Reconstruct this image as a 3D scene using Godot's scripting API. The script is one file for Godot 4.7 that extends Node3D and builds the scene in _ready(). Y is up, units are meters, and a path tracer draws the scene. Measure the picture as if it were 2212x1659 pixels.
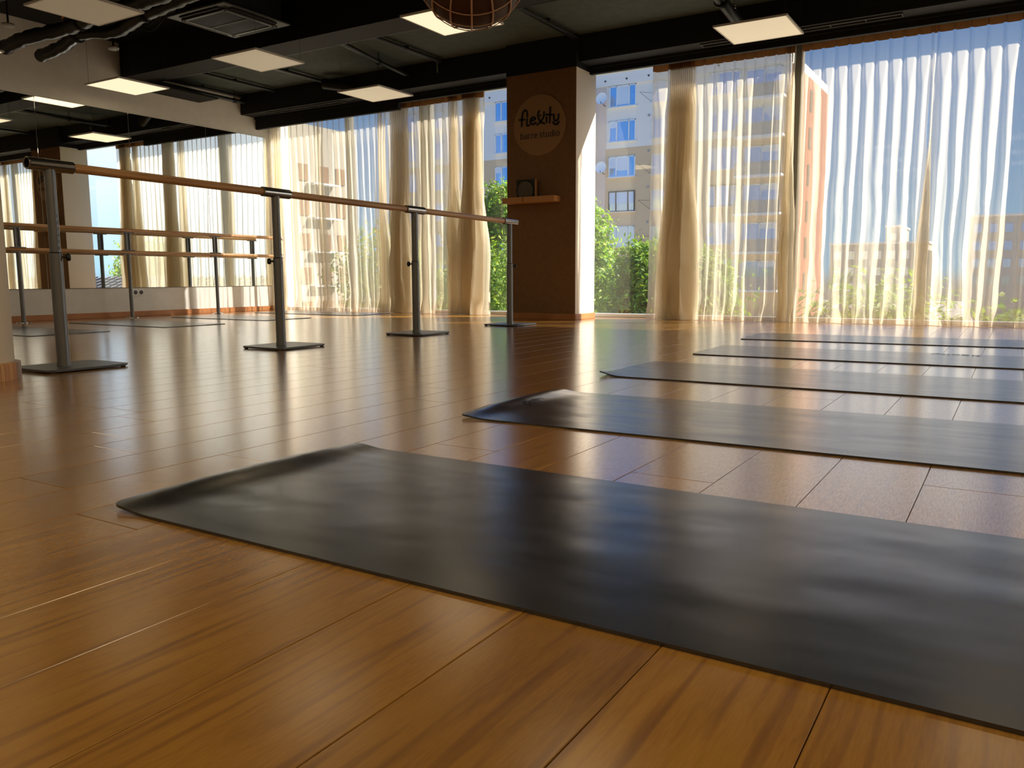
extends Node3D
# A barre studio with a mirror wall, a window wall behind linen curtains and exercise mats on a plank floor.
# x runs along the window wall, -z towards the windows, y up; metres.

var M := {}
var taken := {}
var origin_of := {}
var rng := RandomNumberGenerator.new()

const XM := -8.888      # mirror wall
const ZG := -8.32       # window glass
const ZC := -8.13       # curtain line
const SLAB := 2.84
const XR := 2.5         # right wall
const ZF := 2.2         # wall behind the camera
const SUN_DIR := Vector3(-0.643, -0.614, 0.459)

# ------------------------------------------------------------------ mesh builder
class MB:
	var v := PackedVector3Array()
	var n := PackedVector3Array()
	var t := PackedVector2Array()
	var c := PackedColorArray()
	var ix := PackedInt32Array()
	var tint := Color(1, 1, 1)
	func vert(p: Vector3, nn: Vector3, uv := Vector2.ZERO) -> int:
		v.append(p); n.append(nn); t.append(uv); c.append(tint)
		return v.size() - 1
	func tri_ix(a: int, b: int, d: int) -> void:
		var g := (v[b] - v[a]).cross(v[d] - v[a])
		if g.dot(n[a] + n[b] + n[d]) > 0.0:
			ix.append(a); ix.append(d); ix.append(b)
		else:
			ix.append(a); ix.append(b); ix.append(d)
	func quad(a: Vector3, b: Vector3, d: Vector3, e: Vector3, nn: Vector3, ua := Vector2(0, 0), ub := Vector2(1, 0), ud := Vector2(1, 1), ue := Vector2(0, 1)) -> void:
		var i := vert(a, nn, ua)
		vert(b, nn, ub); vert(d, nn, ud); vert(e, nn, ue)
		tri_ix(i, i + 1, i + 2); tri_ix(i, i + 2, i + 3)
	func tri(a: Vector3, b: Vector3, d: Vector3, nn: Vector3) -> void:
		var i := vert(a, nn)
		vert(b, nn); vert(d, nn)
		tri_ix(i, i + 1, i + 2)
	func box(ctr: Vector3, size: Vector3, bs := Basis.IDENTITY) -> void:
		var h := size * 0.5
		for ax in 3:
			var u := (ax + 1) % 3
			var w := (ax + 2) % 3
			for s in [-1.0, 1.0]:
				var nn := Vector3.ZERO
				nn[ax] = s
				var p := []
				for k in [[-1, -1], [1, -1], [1, 1], [-1, 1]]:
					var q := Vector3.ZERO
					q[ax] = s * h[ax]; q[u] = k[0] * h[u]; q[w] = k[1] * h[w]
					p.append(ctr + bs * q)
				quad(p[0], p[1], p[2], p[3], bs * nn)
	func span(a: Vector3, b: Vector3) -> void:
		box((a + b) * 0.5, (b - a).abs())
	func cbox(ctr: Vector3, size: Vector3, bev: float, bs := Basis.IDENTITY) -> void:
		var h := size * 0.5
		var g := Vector3(h.x - bev, h.y - bev, h.z - bev)
		for ax in 3:
			var u := (ax + 1) % 3
			var w := (ax + 2) % 3
			for s in [-1.0, 1.0]:
				var nn := Vector3.ZERO
				nn[ax] = s
				var p := []
				for k in [[-1, -1], [1, -1], [1, 1], [-1, 1]]:
					var q := Vector3.ZERO
					q[ax] = s * h[ax]; q[u] = k[0] * g[u]; q[w] = k[1] * g[w]
					p.append(ctr + bs * q)
				quad(p[0], p[1], p[2], p[3], bs * nn)
			for s in [-1.0, 1.0]:
				for r in [-1.0, 1.0]:
					var nn := Vector3.ZERO
					nn[u] = s; nn[w] = r
					var p := []
					for k in [[-1, 0], [1, 0], [1, 1], [-1, 1]]:
						var q := Vector3.ZERO
						q[ax] = k[0] * g[ax]
						q[u] = s * (h[u] if k[1] == 0 else g[u]); q[w] = r * (g[w] if k[1] == 0 else h[w])
						p.append(ctr + bs * q)
					quad(p[0], p[1], p[2], p[3], bs * nn.normalized())
		for sx in [-1.0, 1.0]:
			for sy in [-1.0, 1.0]:
				for sz in [-1.0, 1.0]:
					tri(ctr + bs * Vector3(sx * h.x, sy * g.y, sz * g.z), ctr + bs * Vector3(sx * g.x, sy * h.y, sz * g.z), ctr + bs * Vector3(sx * g.x, sy * g.y, sz * h.z), bs * Vector3(sx, sy, sz).normalized())
	func tube(path: Array, r: float, sides := 10, caps := true, radii := []) -> void:
		var first := v.size()
		var m := path.size()
		var side := Vector3.ZERO
		for i in m:
			var d: Vector3 = (path[mini(i + 1, m - 1)] - path[maxi(i - 1, 0)]).normalized()
			if side == Vector3.ZERO:
				side = d.cross(Vector3.UP if absf(d.y) < 0.9 else Vector3.RIGHT).normalized()
			side = (side - d * side.dot(d)).normalized()
			var up := d.cross(side)
			var rr: float = radii[i] if radii.size() else r
			for k in sides + 1:
				var a := TAU * k / sides
				var nn := side * cos(a) + up * sin(a)
				vert(path[i] + nn * rr, nn, Vector2(float(k) / sides, float(i) / (m - 1)))
		for i in m - 1:
			for k in sides:
				var a := first + i * (sides + 1) + k
				tri_ix(a, a + 1, a + sides + 2); tri_ix(a, a + sides + 2, a + sides + 1)
		if caps:
			for e in [0, m - 1]:
				var d: Vector3 = (path[0] - path[1]).normalized() if e == 0 else (path[m - 1] - path[m - 2]).normalized()
				var ci := vert(path[e], d)
				var s := v.size()
				for k in sides + 1:
					vert(v[first + e * (sides + 1) + k], d)
				for k in sides:
					tri_ix(ci, s + k, s + k + 1)
	func cyl(a: Vector3, b: Vector3, r: float, sides := 16) -> void:
		tube([a, b], r, sides)
	func lathe(prof: Array, ctr: Vector3, seg := 32, bs := Basis.IDENTITY) -> void:
		var first := v.size()
		var m := prof.size()
		for i in m:
			var p: Vector2 = prof[i]
			var d: Vector2 = prof[mini(i + 1, m - 1)] - prof[maxi(i - 1, 0)]
			var pn := Vector2(d.y, -d.x).normalized()
			for k in seg + 1:
				var a := TAU * k / seg
				vert(ctr + bs * Vector3(p.x * cos(a), p.y, p.x * sin(a)), bs * Vector3(pn.x * cos(a), pn.y, pn.x * sin(a)), Vector2(float(k) / seg, float(i) / m))
		for i in m - 1:
			for k in seg:
				var a := first + i * (seg + 1) + k
				tri_ix(a, a + 1, a + seg + 2); tri_ix(a, a + seg + 2, a + seg + 1)
	func mesh(off := Vector3.ZERO, colors := false) -> ArrayMesh:
		var vv := v
		if off != Vector3.ZERO:
			vv = PackedVector3Array()
			vv.resize(v.size())
			for i in v.size():
				vv[i] = v[i] - off
		var arr := []
		arr.resize(Mesh.ARRAY_MAX)
		arr[Mesh.ARRAY_VERTEX] = vv
		arr[Mesh.ARRAY_NORMAL] = n
		arr[Mesh.ARRAY_TEX_UV] = t
		if colors:
			arr[Mesh.ARRAY_COLOR] = c
		arr[Mesh.ARRAY_INDEX] = ix
		var am := ArrayMesh.new()
		am.add_surface_from_arrays(Mesh.PRIMITIVE_TRIANGLES, arr)
		return am

# ------------------------------------------------------------------ nodes
func numbered(called: String) -> String:
	if not taken.has(called):
		taken[called] = 0
		return called
	taken[called] += 1
	return "%s_%03d" % [called, taken[called]]

func tag(o: Node3D, label: String, category: String, group := "") -> void:
	o.set_meta("label", label)
	o.set_meta("category", category)
	if group:
		o.set_meta("group", group)

func thing(called: String, label: String, category: String, at: Vector3, group := "") -> Node3D:
	var o := Node3D.new()
	o.name = numbered(called)
	add_child(o)
	o.position = at
	origin_of[o] = at
	tag(o, label, category, group)
	return o

func part(mb: MB, called: String, m: Material, parent: Node3D, colors := false) -> MeshInstance3D:
	var o := MeshInstance3D.new()
	o.name = called
	var off: Vector3 = origin_of[parent] if origin_of.has(parent) else Vector3.ZERO
	o.mesh = mb.mesh(off, colors)
	o.material_override = m
	parent.add_child(o, true)
	origin_of[o] = off
	return o

func setting(mb: MB, called: String, m: Material) -> MeshInstance3D:
	var o := MeshInstance3D.new()
	o.name = called
	o.mesh = mb.mesh()
	o.material_override = m
	add_child(o, true)
	o.set_meta("kind", "structure")
	return o

func frame_node(called: String) -> Node3D:
	var o := Node3D.new()
	o.name = called
	add_child(o)
	o.set_meta("kind", "structure")
	origin_of[o] = Vector3.ZERO
	return o

func copy(o: Node3D, called: String, at: Vector3, label: String) -> Node3D:
	var d: Node3D = o.duplicate()
	d.name = numbered(called)
	add_child(d)
	d.position = at
	d.set_meta("label", label)
	return d

# ------------------------------------------------------------------ materials
func mat(col: Color, rough := 0.8, metal := 0.0) -> StandardMaterial3D:
	var m := StandardMaterial3D.new()
	m.albedo_color = col
	m.roughness = rough
	m.metallic = metal
	return m

func rgb(r: int, g: int, b: int) -> Color:
	return Color8(r, g, b)

func noise_tex(freq: float, seed_: int, lo: Color, hi: Color, size := 256, octaves := 4) -> NoiseTexture2D:
	var fn := FastNoiseLite.new()
	fn.noise_type = FastNoiseLite.TYPE_SIMPLEX_SMOOTH
	fn.frequency = freq
	fn.seed = seed_
	fn.fractal_octaves = octaves
	var nt := NoiseTexture2D.new()
	nt.width = size
	nt.height = size
	nt.seamless = true
	nt.noise = fn
	var g := Gradient.new()
	g.set_color(0, lo)
	g.set_color(1, hi)
	nt.color_ramp = g
	return nt

func grain_textures(seed_: int) -> Array:
	# laminate board print: 2.4 m by 0.385 m; long fibres, cathedral figure, darker streaks
	var w := 1024
	var h := 512
	var f1 := FastNoiseLite.new(); f1.seed = seed_; f1.frequency = 1.0; f1.fractal_octaves = 3
	var f2 := FastNoiseLite.new(); f2.seed = seed_ + 7; f2.frequency = 1.0; f2.fractal_octaves = 2
	var f3 := FastNoiseLite.new(); f3.seed = seed_ + 13; f3.frequency = 1.0; f3.fractal_octaves = 3
	var alb := PackedByteArray(); alb.resize(w * h * 3)
	var hei := PackedByteArray(); hei.resize(w * h)
	var lacquer := PackedByteArray(); lacquer.resize(w * h)
	var c_mid := Vector3(162, 116, 44)
	var c_lo := Vector3(116, 76, 28)
	var c_hi := Vector3(184, 138, 58)
	for j in h:
		var y := float(j) / h * 0.385
		for i in w:
			var x := float(i) / w * 2.4
			var wv := f1.get_noise_2d(x * 1.3, y * 7.0)
			var ring := sin((y * 90.0 + wv * 9.0 + f2.get_noise_2d(x * 0.5, y * 3.0) * 6.0))
			var fine := f3.get_noise_2d(x * 22.0, y * 300.0)
			var streak := clampf(f2.get_noise_2d(x * 2.0 + 40.0, y * 38.0) * 1.6 - 0.25, 0.0, 1.0)
			var s := 0.16 * ring * (0.4 + absf(wv)) + 0.30 * fine + 0.35 * wv
			var col := c_mid.lerp(c_hi, clampf(s, 0.0, 1.0)) if s > 0.0 else c_mid.lerp(c_lo, clampf(-s, 0.0, 1.0))
			col = col.lerp(Vector3(102, 62, 34), streak * 0.5)
			var k := (j * w + i) * 3
			alb[k] = int(clampf(col.x, 0, 255)); alb[k + 1] = int(clampf(col.y, 0, 255)); alb[k + 2] = int(clampf(col.z, 0, 255))
			# lacquer is thinner in the pores
			lacquer[j * w + i] = int(clampf(195.0 + 130.0 * f3.get_noise_2d(x * 26.0 + 9.0, y * 260.0) + 30.0 * fine, 40, 255))
			hei[j * w + i] = int(clampf(128.0 + 90.0 * fine + 20.0 * ring, 0, 255))
	var ia := Image.create_from_data(w, h, false, Image.FORMAT_RGB8, alb)
	var ih := Image.create_from_data(w, h, false, Image.FORMAT_L8, hei)
	var iv := Image.create_from_data(w, h, false, Image.FORMAT_L8, lacquer)
	return [ImageTexture.create_from_image(ia), ImageTexture.create_from_image(ih), ImageTexture.create_from_image(iv)]

func make_materials() -> void:
	M.boards = []
	for k in 2:
		var tx := grain_textures(11 + k * 31)
		for tone in [Color(1, 1, 1), Color(0.93, 0.92, 0.9)]:
			var m := mat(tone, 0.2)
			m.albedo_texture = tx[0]
			m.heightmap_enabled = true
			m.heightmap_texture = tx[1]
			m.heightmap_scale = 0.0022
			m.metallic_specular = 0.7
			m.clearcoat_enabled = true
			m.clearcoat = 0.95
			m.clearcoat_texture = tx[2]
			m.clearcoat_roughness = 0.2
			M.boards.append(m)
	M.subfloor = mat(rgb(48, 30, 16), 0.9)
	M.white = mat(rgb(232, 228, 220), 0.85)
	M.white.albedo_texture = noise_tex(0.02, 3, Color(0.96, 0.96, 0.96), Color(1, 1, 1))
	M.white.uv1_triplanar = true
	M.black = mat(rgb(6, 6, 7), 0.75)
	M.slab = mat(rgb(80, 88, 82), 0.9)
	M.slab.albedo_texture = noise_tex(0.03, 8, Color(0.86, 0.86, 0.86), Color(1, 1, 1))
	M.slab.uv1_triplanar = true
	M.slab_dark = mat(rgb(14, 14, 14), 0.9)
	M.dark_metal = mat(rgb(30, 30, 31), 0.45, 0.3)
	M.duct = mat(rgb(20, 20, 20), 0.45)
	M.mirror = mat(Color(0.93, 0.95, 0.94), 0.0, 1.0)
	M.mirror_edge = mat(rgb(70, 80, 76), 0.3)
	M.tan = mat(rgb(134, 98, 64), 0.8)
	M.tan.albedo_texture = noise_tex(0.05, 21, Color(0.93, 0.93, 0.93), Color(1, 1, 1))
	M.tan.uv1_triplanar = true
	M.cream = mat(rgb(226, 214, 194), 0.85)
	M.sign = mat(rgb(156, 118, 80), 0.6)
	M.sign_black = mat(rgb(14, 13, 14), 0.5)
	M.base_wood = mat(rgb(190, 128, 74), 0.45)
	M.base_wood.albedo_texture = noise_tex(0.015, 5, Color(0.85, 0.82, 0.8), Color(1, 1, 1))
	M.base_wood.uv1_triplanar = true
	M.shelf = mat(rgb(196, 140, 84), 0.5)
	M.rail = mat(rgb(222, 174, 116), 0.35)
	var rail_tx := noise_tex(0.02, 17, Color(0.72, 0.66, 0.6), Color(1, 1, 1), 256, 5)
	M.rail.albedo_texture = rail_tx
	M.rail.uv1_scale = Vector3(1.0, 0.35, 1)
	M.post = mat(rgb(122, 124, 127), 0.36, 0.5)
	M.plate = mat(rgb(92, 93, 94), 0.38, 0.4)
	M.plate.heightmap_enabled = true
	M.plate.heightmap_texture = noise_tex(0.2, 9, Color(0, 0, 0), Color(1, 1, 1))
	M.plate.heightmap_scale = 0.02
	M.plate.uv1_scale = Vector3(8, 8, 8)
	M.clamp = mat(rgb(150, 146, 142), 0.22, 0.95)
	M.knob = mat(rgb(12, 12, 13), 0.4)
	M.chrome = mat(rgb(210, 210, 208), 0.15, 1.0)
	M.mat = mat(rgb(22, 22, 23), 0.27)
	M.mat.metallic_specular = 0.75
	M.mat.albedo_texture = noise_tex(0.012, 33, Color(0.9, 0.9, 0.9), Color(1, 1, 1))
	M.mat.roughness_texture = noise_tex(0.02, 34, Color(0.8, 0.8, 0.8), Color(1, 1, 1))
	M.mat.uv1_scale = Vector3(0.5, 3.0, 1)
	M.mat.clearcoat_enabled = true
	M.mat.clearcoat = 0.3
	M.mat.clearcoat_roughness = 0.27
	M.mat_ink = mat(rgb(8, 8, 9), 0.25)
	M.cloth = mat(Color(0.93, 0.89, 0.79, 0.58), 0.9)
	M.cloth.transparency = BaseMaterial3D.TRANSPARENCY_ALPHA
	M.cloth.backlight_enabled = true
	M.cloth.backlight = Color(1.0, 0.95, 0.84)
	M.cloth.cull_mode = BaseMaterial3D.CULL_DISABLED
	M.tape = mat(Color(0.62, 0.42, 0.24), 0.9)
	M.tape.backlight_enabled = true
	M.tape.backlight = Color(0.5, 0.35, 0.2)
	M.glass = mat(Color(0.92, 0.97, 0.96, 0.05), 0.0)
	M.glass.transparency = BaseMaterial3D.TRANSPARENCY_ALPHA
	M.alu = mat(rgb(205, 206, 205), 0.5, 0.2)
	M.mullion = mat(rgb(104, 100, 90), 0.7)
	M.lamp_frame = mat(rgb(215, 212, 205), 0.5)
	M.wire = mat(rgb(60, 60, 60), 0.4, 0.6)
	M.plastic_white = mat(rgb(235, 234, 230), 0.4)
	M.plastic_dark = mat(rgb(24, 24, 25), 0.5)
	M.vent = mat(rgb(58, 59, 56), 0.5)
	M.orange = mat(rgb(214, 130, 30), 0.6)
	M.shade_brown = mat(rgb(72, 40, 16), 0.7)
	M.cage = mat(rgb(196, 152, 116), 0.5)
	M.leaf = mat(Color(1, 1, 1), 0.55)
	M.leaf.vertex_color_use_as_albedo = true
	M.leaf.backlight_enabled = true
	M.leaf.backlight = Color(0.95, 1.0, 0.4)
	M.bark = mat(rgb(84, 66, 50), 0.9)
	M.fac_grey = mat(rgb(246, 236, 222), 0.9)
	M.fac_beige = mat(rgb(228, 194, 152), 0.9)
	M.fac_pink = mat(rgb(238, 208, 186), 0.9)
	M.fac_white = mat(rgb(240, 240, 238), 0.8)
	M.fac_red = mat(rgb(150, 88, 68), 0.9)
	M.fac_cream = mat(rgb(158, 150, 134), 0.9)
	M.fac_lime = mat(rgb(150, 162, 62), 0.9)
	M.fac_brown = mat(rgb(120, 88, 62), 0.9)
	M.fac_far = mat(rgb(168, 164, 158), 0.9)
	M.pane = mat(Color(0.66, 0.78, 0.90), 0.1, 0.7)
	M.blind = mat(rgb(214, 226, 238), 0.7)
	M.dark_frame = mat(rgb(70, 62, 56), 0.6)
	M.ground = mat(rgb(150, 148, 140), 0.95)
	M.tile = mat(rgb(120, 112, 110), 0.8)

# ------------------------------------------------------------------ camera, sky, sun, lamps
func set_stage() -> void:
	var cam := Camera3D.new()
	cam.name = "camera"
	add_child(cam)
	cam.position = Vector3(0, 0.44, 0)
	cam.rotation_degrees = Vector3(-7.441, 31.636, -0.2365)
	cam.fov = 50.44
	cam.near = 0.05
	cam.far = 400.0
	cam.current = true
	var sky := ProceduralSkyMaterial.new()
	sky.sky_top_color = Color(0.14, 0.49, 0.87)
	sky.sky_horizon_color = Color(0.41, 0.78, 0.97)
	sky.sky_curve = 0.12
	sky.ground_bottom_color = Color(0.45, 0.44, 0.42)
	sky.ground_horizon_color = Color(0.62, 0.66, 0.68)
	sky.sun_angle_max = 70.0
	sky.sun_curve = 0.38
	sky.energy_multiplier = 1.0
	var env := Environment.new()
	env.background_mode = Environment.BG_SKY
	env.sky = Sky.new()
	env.sky.sky_material = sky
	env.tonemap_mode = Environment.TONE_MAPPER_LINEAR
	env.tonemap_exposure = 1.12
	env.sdfgi_enabled = true
	env.ssao_enabled = true
	env.ssil_enabled = true
	var we := WorldEnvironment.new()
	we.name = "world"
	we.environment = env
	add_child(we)
	var sun := DirectionalLight3D.new()
	sun.name = "sun"
	add_child(sun)
	sun.basis = Basis.looking_at(SUN_DIR, Vector3.UP)
	sun.light_color = Color(1.0, 0.97, 0.92)
	sun.light_energy = 4.2
	sun.light_angular_distance = 0.53
	sun.shadow_enabled = true
	sun.sky_mode = DirectionalLight3D.SKY_MODE_LIGHT_AND_SKY

func lamp(x: float, z: float, glow: float, label: String, power := 0.075) -> void:
	# square LED panel hung on four wires; x, z is the corner with the smallest x and the largest z
	var s := 0.598
	var y := 2.481
	var ctr := Vector3(x + s / 2, y, z - s / 2)
	var o := thing("ceiling_lamp", label, "lamp", ctr, "square ceiling lamp panels")
	var fr := MB.new()
	var e := 0.012
	for k in [[-1, 0], [1, 0], [0, -1], [0, 1]]:
		var c := ctr + Vector3(k[0] * (s / 2 - e / 2), 0.006, k[1] * (s / 2 - e / 2))
		fr.box(c, Vector3(e if k[0] else s - 2 * e * absf(k[1]) * 0.0, 0.012, e if k[1] else s - 2 * e))
	fr.box(ctr + Vector3(0, 0.014, 0), Vector3(s, 0.004, s))
	part(fr, "frame", M.lamp_frame, o)
	var df := MB.new()
	df.box(ctr + Vector3(0, 0.005, 0), Vector3(s - 2 * e, 0.006, s - 2 * e))
	var key := "glow_%d" % int(glow * 100)
	if not M.has(key):
		var m := mat(rgb(235, 228, 212), 0.6)
		m.emission_enabled = true
		m.emission = Color(1.0, 0.93, 0.78)
		m.emission_energy_multiplier = glow
		M[key] = m
	part(df, "diffuser", M[key], o)
	for k in [[-1, -1], [1, -1], [1, 1], [-1, 1]]:
		var w := MB.new()
		var p := ctr + Vector3(k[0] * (s / 2 - 0.03), 0.016, k[1] * (s / 2 - 0.03))
		w.cyl(p, Vector3(p.x, 3.09 if z - s > -5.95 else SLAB - 0.002, p.z), 0.0015, 5)
		part(w, "wire", M.wire, o)
	var l := AreaLight3D.new()
	l.name = "lamp_light"
	o.add_child(l)
	l.position = Vector3(0, -0.004, 0)
	l.rotation_degrees = Vector3(-90, 0, 0)
	l.area_size = Vector2(s - 0.03, s - 0.03)
	l.light_color = Color(1.0, 0.89, 0.71)
	l.light_energy = power
	l.shadow_enabled = true

# ------------------------------------------------------------------ the room
func in_view(p: Vector3) -> float:
	# 0 when outside the camera's view, else nearness
	var q := Basis.from_euler(Vector3(deg_to_rad(-7.441), deg_to_rad(31.636), 0)).transposed() * (p - Vector3(0, 0.44, 0))
	if q.z > -0.25:
		return 0.0
	var tx := absf(q.x / -q.z)
	var ty := absf(q.y / -q.z)
	if tx > 0.75 or ty > 0.62:
		return 0.0
	return 1.0 / q.length()

func build_floor() -> void:
	var fl := frame_node("floor")
	var sb := MB.new()
	sb.span(Vector3(XM - 0.2, -0.30, ZG - 0.12), Vector3(XR + 0.2, -0.0125, ZF + 0.2))
	part(sb, "subfloor", M.subfloor, fl)
	var pw := 0.1925
	var pl := 1.38
	var gap := 0.0006
	var known := {-1: -1.2, 0: -1.3, 2: -1.1, 3: -1.25, -3: -0.842, -5: -0.94, -7: -1.343, -4: -1.334, -2: -1.717, 1: -1.683, 4: -1.892, -10: -1.615}
	var jobs := []
	var x0 := -0.914
	rng.seed = 42
	for k in range(-42, 19):
		var xa := x0 + k * pw
		var xb := xa + pw
		xa = maxf(xa, XM + 0.001)
		xb = minf(xb, XR)
		if xb - xa < 0.02:
			continue
		var off: float = known[k] if known.has(k) else -rng.randf() * pl
		var z := off + 4.0 * pl
		while z > ZG - 0.05:
			var za := minf(z, ZF)
			var zb := maxf(z - pl, ZG - 0.06)
			if za - zb > 0.03:
				jobs.append([xa, xb, za, zb, rng.randi() % 8, in_view(Vector3((xa + xb) / 2, 0, (za + zb) / 2)) + 0.5 * maxf(in_view(Vector3((xa + xb) / 2, 0, za)), in_view(Vector3((xa + xb) / 2, 0, zb)))])
			z -= pl
	jobs.sort_custom(func(a, b): return a[5] > b[5])
	var cache := {}
	var rest := []
	for k in M.boards.size():
		rest.append(MB.new())
	for i in jobs.size():
		var j: Array = jobs[i]
		var w: float = j[1] - j[0] - 2 * gap
		var l: float = j[2] - j[3] - 2 * gap
		var vr: int = j[4]
		var m: int = vr % M.boards.size()
		var ctr := Vector3((j[0] + j[1]) / 2, 0, (j[2] + j[3]) / 2)
		if i < 290:
			var key := "%d_%.3f_%.3f" % [vr, w, l]
			if not cache.has(key):
				var mb := MB.new()
				board(mb, Vector3.ZERO, w, l, vr)
				cache[key] = mb.mesh()
			var o := MeshInstance3D.new()
			o.name = "plank"
			o.mesh = cache[key]
			o.material_override = M.boards[m]
			o.position = ctr
			fl.add_child(o, true)
		else:
			board(rest[m], ctr, w, l, vr)
	for k in rest.size():
		if rest[k].v.size():
			var o := part(rest[k], "planks", M.boards[k], fl)
			o.set_meta("kind", "stuff")

func board(mb: MB, c: Vector3, w: float, l: float, vr: int) -> void:
	# one laminate board, long side along z, fine chamfer round the top
	var b := 0.0009
	var u0 := 0.48 * float((vr * 5) % 8) / 8.0
	var v0 := 0.5 * float(vr % 2)
	var hx := w / 2
	var hz := l / 2
	var top := []
	var low := []
	for k in [[-1, -1], [1, -1], [1, 1], [-1, 1]]:
		top.append(c + Vector3(k[0] * (hx - b), 0, k[1] * (hz - b)))
		low.append(c + Vector3(k[0] * hx, -b * 0.7, k[1] * hz))
	var uvof := func(p: Vector3) -> Vector2:
		return Vector2(u0 + (p.z - c.z + hz) / 2.4, v0 + 0.02 + (p.x - c.x + hx) / 0.385 * 0.96)
	mb.quad(top[0], top[1], top[2], top[3], Vector3.UP, uvof.call(top[0]), uvof.call(top[1]), uvof.call(top[2]), uvof.call(top[3]))
	var nn := [Vector3(0, 1, -1), Vector3(1, 1, 0), Vector3(0, 1, 1), Vector3(-1, 1, 0)]
	for i in 4:
		var k := (i + 1) % 4
		mb.quad(top[i], top[k], low[k], low[i], nn[i].normalized(), uvof.call(top[i]), uvof.call(top[k]), uvof.call(low[k]), uvof.call(low[i]))
		var d := Vector3(0, -0.011, 0)
		mb.quad(low[i], low[k], low[k] + d, low[i] + d, (nn[i] - Vector3.UP).normalized(), uvof.call(low[i]), uvof.call(low[k]), uvof.call(low[k]), uvof.call(low[i]))

func build_shell() -> void:
	var mb := MB.new()
	mb.span(Vector3(XM - 0.2, -0.02, ZG - 0.12), Vector3(XM, 3.3, ZF + 0.2))
	setting(mb, "wall_left", M.white)
	mb = MB.new()
	mb.span(Vector3(XR, -0.02, ZG - 0.12), Vector3(XR + 0.2, 3.3, ZF + 0.2))
	setting(mb, "wall_right", M.white)
	mb = MB.new()
	mb.span(Vector3(XM, -0.02, ZF), Vector3(XR, 3.3, ZF + 0.2))
	setting(mb, "wall_front", M.white)
	# window wall: lintel, edge of the floor slab, pier behind the pillar
	mb = MB.new()
	mb.span(Vector3(XM, 2.63, ZG - 0.04), Vector3(XR, 3.3, ZG + 0.04))
	setting(mb, "wall_back", M.white)
	# ceiling: dark slab over the hall, grey slab in the bay between the two beams
	mb = MB.new()
	mb.span(Vector3(XM, 3.1, -5.92), Vector3(XR, 3.3, ZF))
	setting(mb, "ceiling", M.slab_dark)
	mb = MB.new()
	mb.span(Vector3(XM, SLAB, -7.64), Vector3(XR, 3.3, -6.22))
	setting(mb, "ceiling_bay", M.slab)
	mb = MB.new()
	mb.span(Vector3(XM, 2.72, -6.25), Vector3(XR, 3.3, -5.92))
	setting(mb, "trim_1", M.black)
	# soffit along the windows in steps, with the curtain valance below it
	mb = MB.new()
	mb.span(Vector3(XM, 2.585, -7.86), Vector3(XR, 3.3, -7.62))
	mb.span(Vector3(XM, 2.64, ZG + 0.04), Vector3(XR, 3.3, -7.86))
	setting(mb, "trim_2", M.black)
	mb = MB.new()
	mb.span(Vector3(XM, 2.432, -7.91), Vector3(-6.42, 2.64, -7.86))
	mb.span(Vector3(-6.42, 2.508, -7.91), Vector3(XR, 2.64, -7.86))
	mb.span(Vector3(XM, 2.56, -7.862), Vector3(XR, 2.584, -7.84))
	setting(mb, "trim_3", M.black)
	# baseboards
	mb = MB.new()
	mb.cbox(Vector3(XM + 0.008, 0.031, (ZG + ZF) / 2), Vector3(0.016, 0.062, ZF - ZG - 0.02), 0.003)
	setting(mb, "baseboard_left", M.base_wood)
	mb = MB.new()
	mb.cbox(Vector3(XR - 0.008, 0.031, (ZG + ZF) / 2), Vector3(0.016, 0.062, ZF - ZG - 0.02), 0.003)
	setting(mb, "baseboard_right", M.base_wood)

func build_pillar() -> void:
	var o := thing("pillar", "square pillar between the windows with a tan front and cream sides", "pillar", Vector3(-4.298, 0, -7.93))
	var mb := MB.new()
	mb.span(Vector3(-4.708, 0.0, -8.01), Vector3(-3.888, 2.527, -7.566))
	part(mb, "body", M.cream, o)
	mb = MB.new()
	mb.cbox(Vector3(-4.298, 1.2635, -7.562), Vector3(0.82, 2.527, 0.008), 0.002)
	part(mb, "front_panel", M.tan, o).set_meta("label", "tan painted front face")
	mb = MB.new()
	mb.span(Vector3(-4.712, 2.527, -7.93), Vector3(-3.884, SLAB, -7.556))
	part(mb, "black_head", M.black, o).set_meta("label", "black painted top of the pillar")
	for b in [[Vector3(-4.298, 0.031, -7.552), Vector3(0.84, 0.062, 0.013)], [Vector3(-3.882, 0.031, -7.785), Vector3(0.013, 0.062, 0.45)], [Vector3(-4.714, 0.031, -7.785), Vector3(0.013, 0.062, 0.45)]]:
		mb = MB.new()
		mb.cbox(b[0], b[1], 0.003)
		part(mb, "baseboard", M.base_wood, o)

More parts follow.
